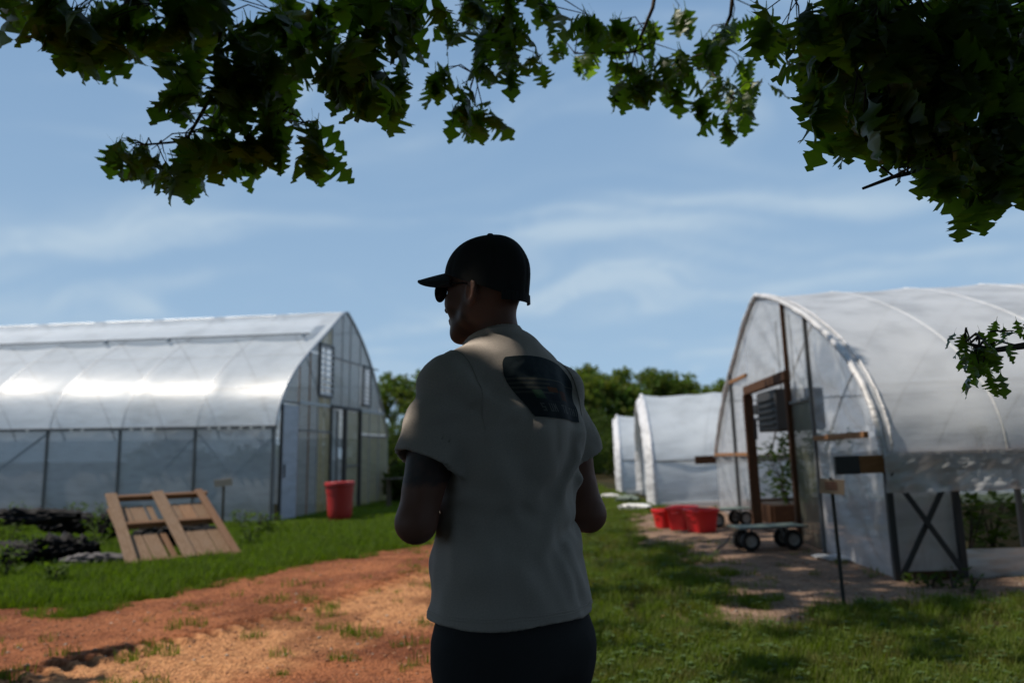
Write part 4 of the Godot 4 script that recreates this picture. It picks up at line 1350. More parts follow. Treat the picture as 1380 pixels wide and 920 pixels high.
func build_objects() -> void:
	# pallet leaning back on the pile behind it
	var bl := on_ground(168, 768)
	var br := on_ground(318, 752)
	var p := thing("wooden_pallet", "weathered wooden pallet leaning in the grass before the greenhouse", "pallet", bl)
	var ex := (br - bl).normalized()
	var back := Vector3.UP.cross(ex).normalized() * -1.0
	if back.z > 0: back = -back
	var up := (Vector3.UP * 0.62 + back * 0.78).normalized()
	var nz := ex.cross(up).normalized()
	p.basis = Basis(ex, up, nz)
	var Wp := bl.distance_to(br)
	var Hp := 1.42
	# three outer boards, one of them broken short, over cross bars and thin slats
	var skew := -0.12
	bar(p, "outer_board", Vector3(0.07, 0.0, 0.075), Vector3(0.02, Hp, 0.075), 0.15, 0.02, M.pallet_timber, Vector3.BACK)
	bar(p, "outer_board", Vector3(Wp * 0.56, 0.02, 0.075), Vector3(Wp * 0.44, Hp, 0.075), 0.17, 0.02, M.pallet_timber, Vector3.BACK)
	bar(p, "outer_board", Vector3(Wp, 0.0, 0.075), Vector3(Wp * 0.85, Hp, 0.075), 0.11, 0.02, M.pallet_timber_red, Vector3.BACK)
	for h in [0.06, Hp * 0.56, Hp - 0.05]:
		bar(p, "stringer", Vector3(0.0, h, 0.02), Vector3(Wp * 0.94, h, 0.02), 0.05, 0.088, M.pallet_timber_red, Vector3.BACK)
	var slats := [0.13, 0.30, 0.42, 0.62, 0.76, 0.89]
	for k in slats.size():
		var x: float = slats[k] * Wp
		var w: float = [0.27, 0.19, 0.08, 0.205, 0.18, 0.165][k]
		bar(p, "slat", Vector3(x + 0.07, 0.0, -0.025), Vector3(x - 0.02, Hp * 0.45, -0.025), w, 0.016, M.pallet_timber if k != 2 else M.pallet_timber_red, Vector3.BACK)
		bar(p, "slat", Vector3(x - 0.04, Hp * 0.53, -0.026), Vector3(x - 0.10, Hp * 0.86, -0.026), w, 0.016, M.pallet_timber if k != 4 else M.pale_timber, Vector3.BACK)
	# pile of black plastic, weeds growing through it
	var pile := [
		["long fold of black plastic sheet lying across the pile", [30, 742], Vector3(0.22, 0.14, 1.0), 1.45, 1.0, 0.42], ["rolled black plastic sheet at the back of the pile", [90, 735], Vector3(0.25, 0.2, 0.65), 1.3, 5.0, 0.2],
		["crumpled black plastic at the pile's middle", [75, 762], Vector3(0.25, 0.2, 0.55), 1.7, 9.0, 0.0], ["grey sided plastic sheet folded beside the pallet", [128, 764], Vector3(0.14, 0.09, 0.5), 1.5, 13.0, 0.0], ["black plastic heap half hidden in weeds", [10, 765], Vector3(0.25, 0.18, 0.6), 1.2, 17.0, 0.0], ["black plastic bundle added behind the leaning pallet to darken its openings", [235, 738], Vector3(0.25, 0.22, 0.7), 1.5, 25.0, 0.0], ["black plastic sheet tucked behind the pallet", [150, 730], Vector3(0.2, 0.28, 0.3), 1.2, 21.0, 0.0]]  # the wide bundle behind the pallet is added so its openings look dark
	for b in pile:
		var q := on_ground(b[1][0], b[1][1])
		bundle("plastic_sheet", b[0], q + Vector3(0, b[5], 0), b[2], b[3], b[4], M.grey_plastic if b[4] == 13.0 else M.black_plastic)
	for w in [[8, 745, 0.55], [22, 700, 0.5], [50, 705, 0.5], [100, 715, 0.5], [112, 760, 0.4], [130, 740, 0.6], [70, 790, 0.25], [5, 780, 0.4], [140, 712, 0.5], [345, 722, 0.45], [325, 716, 0.4], [365, 720, 0.35], [45, 765, 0.45], [20, 725, 0.6], [335, 735, 0.3], [135, 690, 0.5]]:
		plant("weed", "leafy weed among the black plastic" if w[0] < 160 else "leafy weed at the greenhouse corner", "weeds in the plastic pile" if w[0] < 160 else "weeds at the greenhouse corner", on_ground(w[0], w[1]), w[2], w[2] * 0.55, 90, 0.11, Vector3(0.075, 0.12, 0.022), M.twig)
	# small signs
	var s := thing("plant_sign", "small brown sign board on a post by the greenhouse wall", "sign", on_ground(299, 712))
	bar(s, "post", Vector3(0, -0.05, 0), Vector3(0.02, 0.98, 0), 0.045, 0.045, M.sign_dark)
	bar(s, "board", Vector3(-0.17, 0.94, 0.03), Vector3(0.21, 0.97, 0.03), 0.025, 0.15, M.sign_board)
	s = thing("bucket", "dark plastic bucket at the foot of the brown sign", "bucket", on_ground(294, 705) + Vector3(0.05, 0, -0.35))
	part(s, "pail", lathe([Vector2(0, 0.0), Vector2(0.13, 0.0), Vector2(0.17, 0.3), Vector2(0.18, 0.3), Vector2(0.18, 0.32), Vector2(0.16, 0.32), Vector2(0.12, 0.02), Vector2(0, 0.02)]), M.black_plastic)
	pipe(s, "bail", [Vector3(-0.18, 0.29, 0), Vector3(-0.14, 0.2, 0.12), Vector3(0, 0.17, 0.17), Vector3(0.14, 0.2, 0.12), Vector3(0.18, 0.29, 0)], 0.006, M.mid_steel, 6)
	s = thing("plant_sign", "small pale sign card on a thin black stake in the lawn edge", "sign", on_ground(1138, 816))
	s.rotation.y = -0.35
	bar(s, "stake", Vector3(0, -0.05, 0), Vector3(-0.01, 0.90, 0), 0.022, 0.028, M.dark_steel)
	var board := bar(s, "card", Vector3(-0.1, 0.945, 0.02), Vector3(0.085, 0.925, 0.02), 0.02, 0.12, M.sign_board)
	board.set_meta("label", "pale card with faint reddish print")
	for k in 3:
		bar(s, "print_line", Vector3(-0.06, 0.965 - k * 0.022, 0.0315), Vector3(0.03, 0.958 - k * 0.022, 0.0315), 0.001, 0.009, M.print_red)
	bar(s, "clip", Vector3(-0.012, 0.99, 0.02), Vector3(-0.012, 1.01, 0.02), 0.03, 0.02, M.dark_steel)
	# red barrel by the louvred gable, red tubs in the yard
	var b := thing("red_barrel", "tall red plastic barrel standing before the double door", "barrel", on_ground(458, 703))
	part(b, "body", lathe([Vector2(0, 0), Vector2(0.20, 0), Vector2(0.22, 0.02), Vector2(0.24, 0.12), Vector2(0.262, 0.14), Vector2(0.275, 0.30), Vector2(0.285, 0.60), Vector2(0.30, 0.62), Vector2(0.305, 0.78)], 28), M.red_barrel)
	part(b, "rim", lathe([Vector2(0.30, 0.77), Vector2(0.325, 0.775), Vector2(0.33, 0.80), Vector2(0.33, 0.86), Vector2(0.315, 0.875), Vector2(0.30, 0.86), Vector2(0.26, 0.2), Vector2(0, 0.2)], 28), M.red_barrel)
	tub(on_ground(948, 719) + Vector3(0.02, 0, -0.15), 0.225, 0.36, 0.5, "red plastic tub with a squared rim, standing in front of two others")
	tub(on_ground(921, 713), 0.23, 0.38, 0.9, "red plastic tub in the middle of three")
	tub(on_ground(900, 710), 0.22, 0.32, 0.3, "red plastic tub at the lawn side of three")
	wagon(on_ground(1032, 741) + Vector3(0.05, 0, -0.05), 0.08, "flat four wheeled garden wagon in front of the open door")
	wagon(on_ground(1000, 706) + Vector3(-0.3, 0, 0.2), 0.35, "second garden wagon standing behind the red tubs", 0.9)
	# inside the near greenhouse
	var h := thing("unit_heater", "dark grey heater box hanging inside the open door", "heater", at_z(1056, 556, -11.9) * Vector3(1, 0, 1) + Vector3(0.1, 0, 0))
	var g := Geo.new()
	g.box(Vector3(0, 1.80, 0), Vector3(0.7, 0.6, 0.9), Basis.IDENTITY, 0.02)
	part(h, "case", g.mesh(), M.machine_grey)
	for k in 5:
		bar(h, "louvre", Vector3(-0.37, 1.6 + k * 0.09, -0.38), Vector3(-0.37, 1.6 + k * 0.09, 0.38), 0.03, 0.02, M.dark_steel)
	for z in [-0.3, 0.3]:
		pipe(h, "hanger", [Vector3(0, 2.1, z), Vector3(0, 3.2, z)], 0.012, M.mid_steel, 6)
	pipe(h, "gas_pipe", [Vector3(-0.3, 1.72, -0.47), Vector3(-0.3, 1.72, -0.75), Vector3(-0.3, 1.4, -0.78)], 0.025, M.dark_steel)
	pipe(h, "flue", [Vector3(0.1, 1.5, -0.3), Vector3(0.1, 0.4, -0.3)], 0.05, M.galvanised)
	g = Geo.new()
	g.box(Vector3(-0.28, 1.86, -0.55), Vector3(0.16, 0.16, 0.14), Basis.IDENTITY, 0.02)
	part(h, "motor", g.mesh(), M.dark_steel)
	for k in 6:
		plant("crop_plant", "tall leafy crop plant growing inside the hoop greenhouse behind the open door", "crop plants inside the hoop greenhouse", Vector3([4.75, 5.2, 5.0, 5.55, 5.45, 5.95][k], 0.25, [-14.2, -14.6, -15.2, -15.4, -14.0, -14.8][k]), rng.randf_range(1.0, 1.35), 0.5, 130, 0.17, Vector3(0.05, 0.085, 0.02), M.twig)
	for k in 9:
		plant("crop_plant", "leafy crop plant seen through the open side of the hoop greenhouse", "crop plants along the open side", Vector3(4.7 + k * 0.55, 0.05, -8.6 - (k % 2) * 0.5), rng.randf_range(0.55, 0.75), 0.4, 130, 0.15, Vector3(0.05, 0.085, 0.02), M.twig)
	var bed := thing("planting_bed", "raised dark planting bed inside the hoop greenhouse", "bed", Vector3(5.4, 0, -14.7))
	for zz in [-1.0, 1.0]:
		bar(bed, "side_board", Vector3(-1.1, 0.15, zz), Vector3(1.3, 0.15, zz), 0.05, 0.3, M.brown_timber)
	bar(bed, "side_board", Vector3(-1.12, 0.152, -0.98), Vector3(-1.12, 0.152, 0.98), 0.05, 0.3, M.brown_timber)
	g = Geo.new()
	g.box(Vector3(0.1, 0.13, 0), Vector3(2.3, 0.24, 1.94), Basis.IDENTITY, 0.01)
	part(bed, "compost", g.mesh(), M.shoe)
	# benches and bags
	var tb := thing("potting_bench", "dark potting bench at the side of the rigid gable greenhouse", "bench", Vector3(-3.1, 0, -22.6))
	for k in 3: bar(tb, "board", Vector3(-0.6, 0.8, -0.2 + k * 0.2), Vector3(0.9, 0.8, -0.2 + k * 0.2), 0.185, 0.035, M.sign_dark)
	for x in [-0.5, 0.8]:
		for z in [-0.22, 0.22]:
			bar(tb, "leg", Vector3(x, 0, z), Vector3(x, 0.78, z), 0.06, 0.06, M.sign_dark)
	bundle("plastic_sheet", "white bag lying at the foot of the small far tunnel", on_ground(822, 672), Vector3(0.22, 0.07, 0.3), 0.9, 31.0, M.white_paint)
	bundle("plastic_sheet", "white sandbag by the base of the nearer low tunnel", on_ground(866, 688) + Vector3(-0.2, 0, 0.2), Vector3(0.28, 0.08, 0.4), 0.7, 35.0, M.white_paint)
	bundle("plastic_sheet", "dark green bag lying on the lawn between the tunnels", on_ground(846, 678), Vector3(0.2, 0.1, 0.35), 0.8, 41.0, M.cart_deck)
	bundle("plastic_sheet", "loose corner of white film spilling out under the gable", on_ground(1112, 752) + Vector3(0.1, 0, 0), Vector3(0.13, 0.025, 0.28), 0.5, 45.0, M.folded_film)
	for w in [[1255, 792, 0.12], [1285, 795, 0.18], [1310, 800, 0.12], [1235, 788, 0.1]]:
		plant("weed", "small weed at the foot of the crossed braces", "weeds under the crossed braces", on_ground(w[0], w[1]), w[2], w[2], 45, 0.06, Vector3(0.06, 0.10, 0.02), M.twig)

# ------------------------------------------------------------------ grass
func tuft(blades: int, h: float, spread: float, wid: float) -> ArrayMesh:
	var g := Geo.new()
	for k in blades:
		var a := rng.randf() * TAU
		var p := Vector3(cos(a), 0, sin(a)) * spread * sqrt(rng.randf())
		var b := rng.randf() * TAU
		var out := Vector3(cos(b), 0, sin(b))
		var w := Vector3(-out.z, 0, out.x) * wid
		var hh := h * rng.randf_range(0.5, 1.0)
		var lean := rng.randf_range(0.15, 0.75) * hh
		var m := p + Vector3.UP * hh * 0.6 + out * lean * 0.35
		var i0 := g.vert(p - w); var i1 := g.vert(p + w); var i2 := g.vert(m + w * 0.8); var i3 := g.vert(m - w * 0.8)
		var i4 := g.vert(p + Vector3.UP * hh * 0.92 + out * lean)
		g.quad(i0, i1, i2, i3)
		g.tri(i3, i2, i4)
	return g.mesh()

func clover() -> ArrayMesh:
	var g := Geo.new()
	for k in 5:
		var c := Vector3(rng.randf_range(-0.05, 0.05), rng.randf_range(0.03, 0.07), rng.randf_range(-0.05, 0.05))
		for j in 3:
			var a := TAU * j / 3.0 + k
			var d := Vector3(cos(a), rng.randf_range(0.0, 0.5), sin(a)).normalized()
			small_leaf(g, c, d, d.cross(Vector3.UP).normalized(), 0.026, 0.026)
	return g.mesh()

func build_grass() -> void:
	var tufts := [tuft(16, 0.085, 0.05, 0.0022), tuft(14, 0.11, 0.06, 0.0025), tuft(18, 0.06, 0.06, 0.002)]
	var tall := [tuft(18, 0.12, 0.08, 0.003), tuft(16, 0.15, 0.09, 0.0035)]
	var big := [tuft(22, 0.12, 0.2, 0.007)]
	var sets := {}
	var add := func(kind: String, m: int, xf: Transform3D, col: Color) -> void:
		var key := "%s%d" % [kind, m]
		if not sets.has(key): sets[key] = [[], []]
		sets[key][0].append(xf)
		sets[key][1].append(col)
	var n := 0
	while n < 130000:
		n += 1
		# more of them where they stand near
		var z := -4.0 - 36.0 * pow(rng.randf(), 2.0)
		var x := rng.randf_range(-0.75, 0.75) * (-z + 1.5)
		if x < -15 or x > 11: continue
		if not in_view(Vector3(x, 0.1, z), 0.08): continue
		# inside the greenhouses
		if x > 3.5 + (-z - 7.6) * 0.073 and z < -7.75 and z > -17 : continue
		if x > 3.2 and z < -18.7: continue
		if x < -5.4 and z < -18.6 : continue
		var d := dirt_amount(x, z)
		var thin := smoothstep(-0.02, 0.18, d)
		if d > 0.35:
			# stray tufts on the track
			if FN.get_noise_2d(x * 1.7 + 60.0, z * 1.7) < 0.36 or rng.randf() > 0.25: continue
		elif rng.randf() < thin: continue
		var far := -z > 17.0
		var lush := x < -0.4
		var patch := FN.get_noise_2d(x * 0.7, z * 0.7)
		if not lush and patch < -0.28 and rng.randf() < 0.75: continue
		var s := rng.randf_range(0.75, 1.25)
		var q := rng.randf_range(0.7, 1.3)
		var dry := clampf(FN.get_noise_2d(x * 2.3 + 11.0, z * 2.3) * 1.4, 0.0, 0.6) * (0.4 if lush else 1.0)
		var c := Vector3(0.13, 0.18, 0.030).lerp(Vector3(0.16, 0.13, 0.05), dry) * q
		if lush: c = Vector3(0.115, 0.18, 0.018).lerp(Vector3(0.15, 0.14, 0.04), dry * 0.6) * q
		var t := Transform3D(Basis(Vector3.UP, rng.randf() * TAU).scaled(Vector3.ONE * s), Vector3(x, ground_y(x, z) - 0.012, z))
		if far: add.call("b", 0, t, Color(c.x, c.y, c.z))
		elif lush and d < -0.15: add.call("t", rng.randi() % 2, t, Color(c.x, c.y, c.z))
		else: add.call("s", rng.randi() % 3, t, Color(c.x, c.y, c.z))
		if not far and not lush and rng.randf() < 0.07:
			var q2 := rng.randf_range(0.8, 1.3)
			add.call("c", 0, Transform3D(Basis(Vector3.UP, rng.randf() * TAU).scaled(Vector3.ONE * rng.randf_range(0.5, 0.95)), Vector3(x, ground_y(x, z) + 0.01, z)), Color(0.11 * q2, 0.17 * q2, 0.055 * q2))
	# stones and clods strewn over the bare ground
	var pm := SphereMesh.new()
	pm.radius = 0.5
	pm.height = 0.7
	pm.radial_segments = 7
	pm.rings = 4
	var px := []
	var pc := []
	for k in 16000:
		var z := -4.2 - 14.0 * pow(rng.randf(), 1.6)
		var x := rng.randf_range(-0.7, 0.7) * (-z + 1.0)
		if dirt_amount(x, z) < 0.05: continue
		var sz := 0.006 + 0.028 * pow(rng.randf(), 5.0)
		px.append(Transform3D(random_basis(sz), Vector3(x, ground_y(x, z) + 0.004 + (dirt_height(x, z) if x < 1.0 else 0.0), z)))
		var q := rng.randf_range(0.5, 1.2)
		pc.append(Color(0.34 * q, 0.17 * q, 0.10 * q) if rng.randf() < 0.8 else Color(0.36 * q, 0.31 * q, 0.26 * q))
	var peb := multi(self, "gravel", pm, M.pebble, px, pc)
	tag(peb, "small stones and clods scattered over the bare clay", "gravel", "", "stuff")
	var lawn := thing("lawn_grass", "short lawn grass with clover covering the ground", "grass", Vector3.ZERO, "", "stuff")
	var cv := clover()
	for key in sets:
		var m: Mesh = cv
		var k := int(key.substr(1))
		if key[0] == "s": m = tufts[k]
		elif key[0] == "t": m = tall[k]
		elif key[0] == "b": m = big[0]
		multi(lawn, "clover" if key[0] == "c" else "grass", m, M.grass_blade, sets[key][0], sets[key][1]).set_meta("kind", "stuff")

# ------------------------------------------------------------------ the man
static func capsule(p: Vector3, a: Vector3, b: Vector3, ra: float, rb: float) -> float:
	var ab := b - a
	var t := clampf((p - a).dot(ab) / ab.length_squared(), 0.0, 1.0)
	return (p - a - ab * t).length() - lerpf(ra, rb, t)

static func smin(a: float, b: float, k: float) -> float:
	var h := maxf(k - absf(a - b), 0.0) / k
	return minf(a, b) - h * h * k * 0.25

static func ellip(p: Vector3, c: Vector3, r: Vector3) -> float:
	var q := (p - c) / r
	var l := q.length()
	return (l - 1.0) * minf(r.x, minf(r.y, r.z)) if l < 0.4 else l * (l - 1.0) / maxf((q / r).length(), 1e-6)

# surface nets over blocks that the surface can reach
func nets(g: Geo, f: Callable, lo: Vector3, hi: Vector3, cell: float, xf: Transform3D, col: Callable) -> void:
	var B := 4
	var n := Vector3i(((hi - lo) / (cell * B)).ceil()) * B
	var sy := n.x + 1
	var sz := (n.x + 1) * (n.y + 1)
	var val := {}
	var blocks := []
	var reach := cell * B * 0.87 + cell * 1.8
	for bz in range(0, n.z, B):
		for by in range(0, n.y, B):
			for bx in range(0, n.x, B):
				var c := lo + Vector3(bx + B * 0.5, by + B * 0.5, bz + B * 0.5) * cell
				if absf(f.call(c)) < reach: blocks.append(Vector3i(bx, by, bz))
	for b in blocks:
		for z in range(b.z, b.z + B + 1):
			for y in range(b.y, b.y + B + 1):
				for x in range(b.x, b.x + B + 1):
					var k: int = x + y * sy + z * sz
					if not val.has(k): val[k] = f.call(lo + Vector3(x, y, z) * cell)
	var off := [0, 1, sy, sy + 1, sz, sz + 1, sz + sy, sz + sy + 1]
	var co := [Vector3(0, 0, 0), Vector3(1, 0, 0), Vector3(0, 1, 0), Vector3(1, 1, 0), Vector3(0, 0, 1), Vector3(1, 0, 1), Vector3(0, 1, 1), Vector3(1, 1, 1)]
	var edges := [[0, 1], [2, 3], [4, 5], [6, 7], [0, 2], [1, 3], [4, 6], [5, 7], [0, 4], [1, 5], [2, 6], [3, 7]]
	var ids := {}
	for b in blocks:
		for z in range(b.z, b.z + B):
			for y in range(b.y, b.y + B):
				for x in range(b.x, b.x + B):
					var k: int = x + y * sy + z * sz
					var neg := 0
					var vs := PackedFloat32Array()
					for o in off:
						var q: float = val[k + o]
						vs.append(q)
						if q < 0.0: neg += 1
					if neg == 0 or neg == 8: continue
					var s := Vector3.ZERO
					var m := 0
					for e in edges:
						var va := vs[e[0]]; var vb := vs[e[1]]
						if (va < 0.0) != (vb < 0.0):
							s += co[e[0]].lerp(co[e[1]], va / (va - vb))
							m += 1
					var p := lo + (Vector3(x, y, z) + s / m) * cell
					ids[k] = g.vert(xf * p, Vector2.ZERO, col.call(p))
	for b in blocks:
		for z in range(b.z, b.z + B):
			for y in range(b.y, b.y + B):
				for x in range(b.x, b.x + B):
					var k: int = x + y * sy + z * sz
					if not ids.has(k): continue
					var v0: float = val[k]
					for ax in 3:
						var st: int = [1, sy, sz][ax]
						var v1: float = val[k + st]
						if (v0 < 0.0) == (v1 < 0.0): continue
						var s1: int = [sy, sz, 1][ax]
						var s2: int = [sz, 1, sy][ax]
						if not (ids.has(k - s1) and ids.has(k - s2) and ids.has(k - s1 - s2)): continue
						if v0 < 0.0: g.quad(ids[k - s1 - s2], ids[k - s2], ids[k], ids[k - s1])
						else: g.quad(ids[k - s1 - s2], ids[k - s1], ids[k], ids[k - s2])

const SH_L := Vector3(-0.180, 1.405, 0.005)
const EL_L := Vector3(-0.262, 1.118, -0.02)
const WR_L := Vector3(-0.075, 1.145, -0.215)
const SH_R := Vector3(0.180, 1.405, 0.005)
const EL_R := Vector3(0.245, 1.10, 0.045)
const WR_R := Vector3(0.06, 1.135, -0.215)

func torso_field(p: Vector3) -> float:
	var q := Vector3(p.x, p.y, p.z * 1.3)
	var d := capsule(q, Vector3(0.0, 0.86, 0.0), Vector3(0, 1.10, 0.0), 0.190, 0.170)
	d = smin(d, capsule(q, Vector3(0, 1.10, 0.0), Vector3(0, 1.30, 0.015), 0.170, 0.188), 0.05)
	d = smin(d, capsule(q, Vector3(0, 1.30, 0.015), Vector3(0, 1.39, 0.012), 0.188, 0.135), 0.06)
	d = smin(d, capsule(Vector3(p.x, p.y, p.z * 1.12), Vector3(0, 0.83, 0.0), Vector3(0, 0.93, 0.0), 0.204, 0.186), 0.06)
	for s in [-1, 1]:
		d = smin(d, capsule(p, Vector3(s * 0.03, 1.492, 0.012), Vector3(s * 0.165, 1.418, 0.005), 0.066, 0.068), 0.05)
	return d

const CREASES := [
	[Vector3(-0.165, 1.31, 0.07), Vector3(-0.05, 1.17, 0.135), 0.011, 0.013], [Vector3(-0.17, 1.27, 0.07), Vector3(-0.08, 1.10, 0.125), 0.010, 0.012], [Vector3(-0.15, 1.36, 0.10), Vector3(-0.06, 1.33, 0.145), 0.008, 0.012],
	[Vector3(0.16, 1.30, 0.08), Vector3(0.06, 1.18, 0.135), 0.010, 0.013], [Vector3(0.17, 1.25, 0.06), Vector3(0.10, 1.08, 0.115), 0.010, 0.013],
	[Vector3(-0.16, 1.08, 0.07), Vector3(0.02, 1.02, 0.135), 0.010, 0.014], [Vector3(-0.15, 1.01, 0.09), Vector3(0.08, 0.97, 0.13), 0.010, 0.014], [Vector3(0.17, 1.07, 0.06), Vector3(0.05, 0.99, 0.135), 0.009, 0.013], [Vector3(-0.18, 0.95, 0.05), Vector3(-0.06, 0.92, 0.14), 0.009, 0.013],
	[Vector3(-0.155, 1.33, 0.085), Vector3(-0.255, 1.37, 0.05), 0.010, 0.011], [Vector3(-0.165, 1.29, 0.08), Vector3(-0.285, 1.30, 0.04), 0.010, 0.011], [Vector3(-0.12, 1.43, 0.085), Vector3(-0.21, 1.36, 0.085), 0.008, 0.011], [Vector3(-0.18, 1.12, 0.02), Vector3(-0.19, 0.98, 0.03), 0.010, 0.013],
]

func cloth_folds(p: Vector3) -> float:
	# loose cloth: folds drawn from the armpits, slack over the waist, creases above the hem
	var back := smoothstep(-0.04, 0.08, p.z)
	var f := 0.016 * FN.get_noise_3d(p.x * 2.4 + p.y * 1.4, p.y * 1.3 - p.x * 1.1, p.z * 2.4)
	var side := Vector2(absf(p.x) - 0.165, p.y - 1.30)
	f += 0.011 * sin(side.x * 46.0 - side.y * 30.0 + 6.0 * FN.get_noise_2d(p.y * 3.0, signf(p.x) * 4.0)) * smoothstep(0.22, 0.06, side.length())
	f += 0.011 * sin((p.y + p.x * 0.55 + 0.12 * sin(p.x * 12.0)) * 44.0) * smoothstep(1.14, 1.0, p.y) * smoothstep(0.86, 0.93, p.y) * (0.35 + 0.9 * FN.get_noise_2d(p.x * 4.0, p.z * 4.0 + 3.0))
	f += 0.012 * sin((p.x * 0.9 - p.y * 0.55) * 42.0 + 6.0 * FN.get_noise_2d(p.x * 3.0, p.y * 3.0)) * smoothstep(1.34, 1.2, p.y) * smoothstep(0.98, 1.1, p.y) * back * 0.7
	# creases: cloth drawn into sharp ridges
	for c in CREASES:
		var ab: Vector3 = c[1] - c[0]
		var t := clampf((p - c[0]).dot(ab) / ab.length_squared(), 0.0, 1.0)
		var dd: float = (p - c[0] - ab * t).length_squared()
		if dd < 0.0020: f -= 1.7 * c[2] * exp(-dd / (c[3] * c[3])) * sin(PI * clampf(t * 0.9 + 0.08, 0.0, 1.0))
	return f + 0.005 * FN.get_noise_3d(p.x * 8.0, p.y * 5.0, p.z * 8.0)

func shirt_field(p: Vector3) -> float:
	var fold := cloth_folds(p)
	var d := torso_field(p) - 0.006 + fold
	for s in 2:
		var sh: Vector3 = [SH_L, SH_R][s]
		var el: Vector3 = [EL_L, EL_R][s]
		var ax := (el - sh).normalized()
		var e := sh.lerp(el, 0.60 if s == 0 else 0.55)
		var far := e + ax * 0.12
		var cut := (p - e).dot((ax + Vector3(-0.3 if s == 0 else 0.2, 0, 0)).normalized())
		var sl := maxf(capsule(p, sh, far, 0.070, 0.098 if s == 0 else 0.086) + fold * 0.8, cut)
		# an open cuff
		sl = maxf(sl, -maxf(capsule(p, sh, far, 0.056, 0.084 if s == 0 else 0.072) + fold * 0.8, -cut - 0.055))
		d = smin(d, sl, 0.035 * smoothstep(0.06, -0.10, (p - e).dot(ax)) + 0.001)
	# hem and collar
	d = maxf(d, (0.886 - 0.02 * p.x + 0.003 * sin(p.x * 20.0 + p.z * 13.0)) - p.y)
	d = maxf(d, -maxf(torso_field(p) + 0.012 + fold, p.y - 0.95))
	var neck := capsule(p, Vector3(-0.012, 1.50, -0.02), Vector3(-0.03, 1.72, -0.05), 0.060, 0.072)
	d = maxf(d, -neck)
	# ribbed collar standing a little proud
	return smin(d, maxf(absf(neck - 0.009) - 0.009, torso_field(p) - 0.013), 0.004)

func jeans_field(p: Vector3) -> float:
	var q := Vector3(p.x, p.y, p.z * 1.18)
	var d := capsule(q, Vector3(-0.005, 0.96, -0.01), Vector3(-0.01, 0.84, -0.005), 0.162, 0.186)
	for s in [-1, 1]:
		d = smin(d, capsule(p, Vector3(s * 0.105, 0.82, 0.01), Vector3(s * 0.115, 0.5, -0.012), 0.112, 0.082), 0.03)
		d = smin(d, capsule(p, Vector3(s * 0.115, 0.5, -0.012), Vector3(s * 0.12, 0.09, 0.02), 0.08, 0.068), 0.03)
		d = smin(d, capsule(p, Vector3(s * 0.08, 0.82, 0.045), Vector3(s * 0.085, 0.79, 0.05), 0.088, 0.088), 0.06)
	d += 0.006 * FN.get_noise_3d(p.x * 4.0, p.y * 6.0, p.z * 4.0)
	d = maxf(d, p.y - 1.0)
	d = maxf(d, 0.055 - p.y)
	return d

func head_field(p: Vector3) -> float:
	# face towards -z, origin between the ears
	var d := ellip(p, Vector3(0, 0.035, 0.012), Vector3(0.076, 0.092, 0.098))
	d = smin(d, ellip(p, Vector3(0, -0.03, -0.028), Vector3(0.060, 0.085, 0.068)), 0.03)
	var s := Vector3(absf(p.x), p.y, p.z)
	d = smin(d, capsule(s, Vector3(0.052, -0.055, 0.0), Vector3(0.012, -0.098, -0.062), 0.022, 0.020), 0.03)
	d = smin(d, capsule(s, Vector3(0.054, -0.02, 0.01), Vector3(0.052, -0.06, 0.0), 0.022, 0.022), 0.02)
	d = smin(d, (p - Vector3(0, -0.102, -0.070)).length() - 0.019, 0.02)
	d = smin(d, capsule(s, Vector3(0, 0.022, -0.087), Vector3(0.036, 0.022, -0.074), 0.012, 0.012), 0.016)
	d = smin(d, (s - Vector3(0.043, -0.025, -0.056)).length() - 0.026, 0.025)
	d = maxf(d, -((s - Vector3(0.032, 0.002, -0.104)).length() - 0.018))
	d = smin(d, (s - Vector3(0.031, 0.002, -0.078)).length() - 0.012, 0.004)
	d = smin(d, capsule(p, Vector3(0, 0.006, -0.092), Vector3(0, -0.034, -0.107), 0.008, 0.011), 0.012)
	d = smin(d, (s - Vector3(0.011, -0.037, -0.104)).length() - 0.009, 0.006)
	d = smin(d, capsule(s, Vector3(0, -0.063, -0.097), Vector3(0.02, -0.066, -0.088), 0.0065, 0.004), 0.008)
	d = smin(d, capsule(s, Vector3(0, -0.075, -0.094), Vector3(0.017, -0.074, -0.087), 0.007, 0.004), 0.006)
	# ears
	var e := s - Vector3(0.079, -0.005, 0.018)
	e = e.rotated(Vector3.UP, -0.35)
	var ear := ellip(e, Vector3.ZERO, Vector3(0.009, 0.034, 0.021))
	ear = maxf(ear, -ellip(e, Vector3(0.010, 0.002, 0.0), Vector3(0.008, 0.022, 0.012)))
	d = smin(d, ear, 0.006)
	# neck
	d = smin(d, capsule(p, Vector3(0, -0.03, 0.03), Vector3(0.012, -0.20, 0.065), 0.051, 0.057), 0.03)
	d = maxf(d, -0.19 - p.y)
	return d

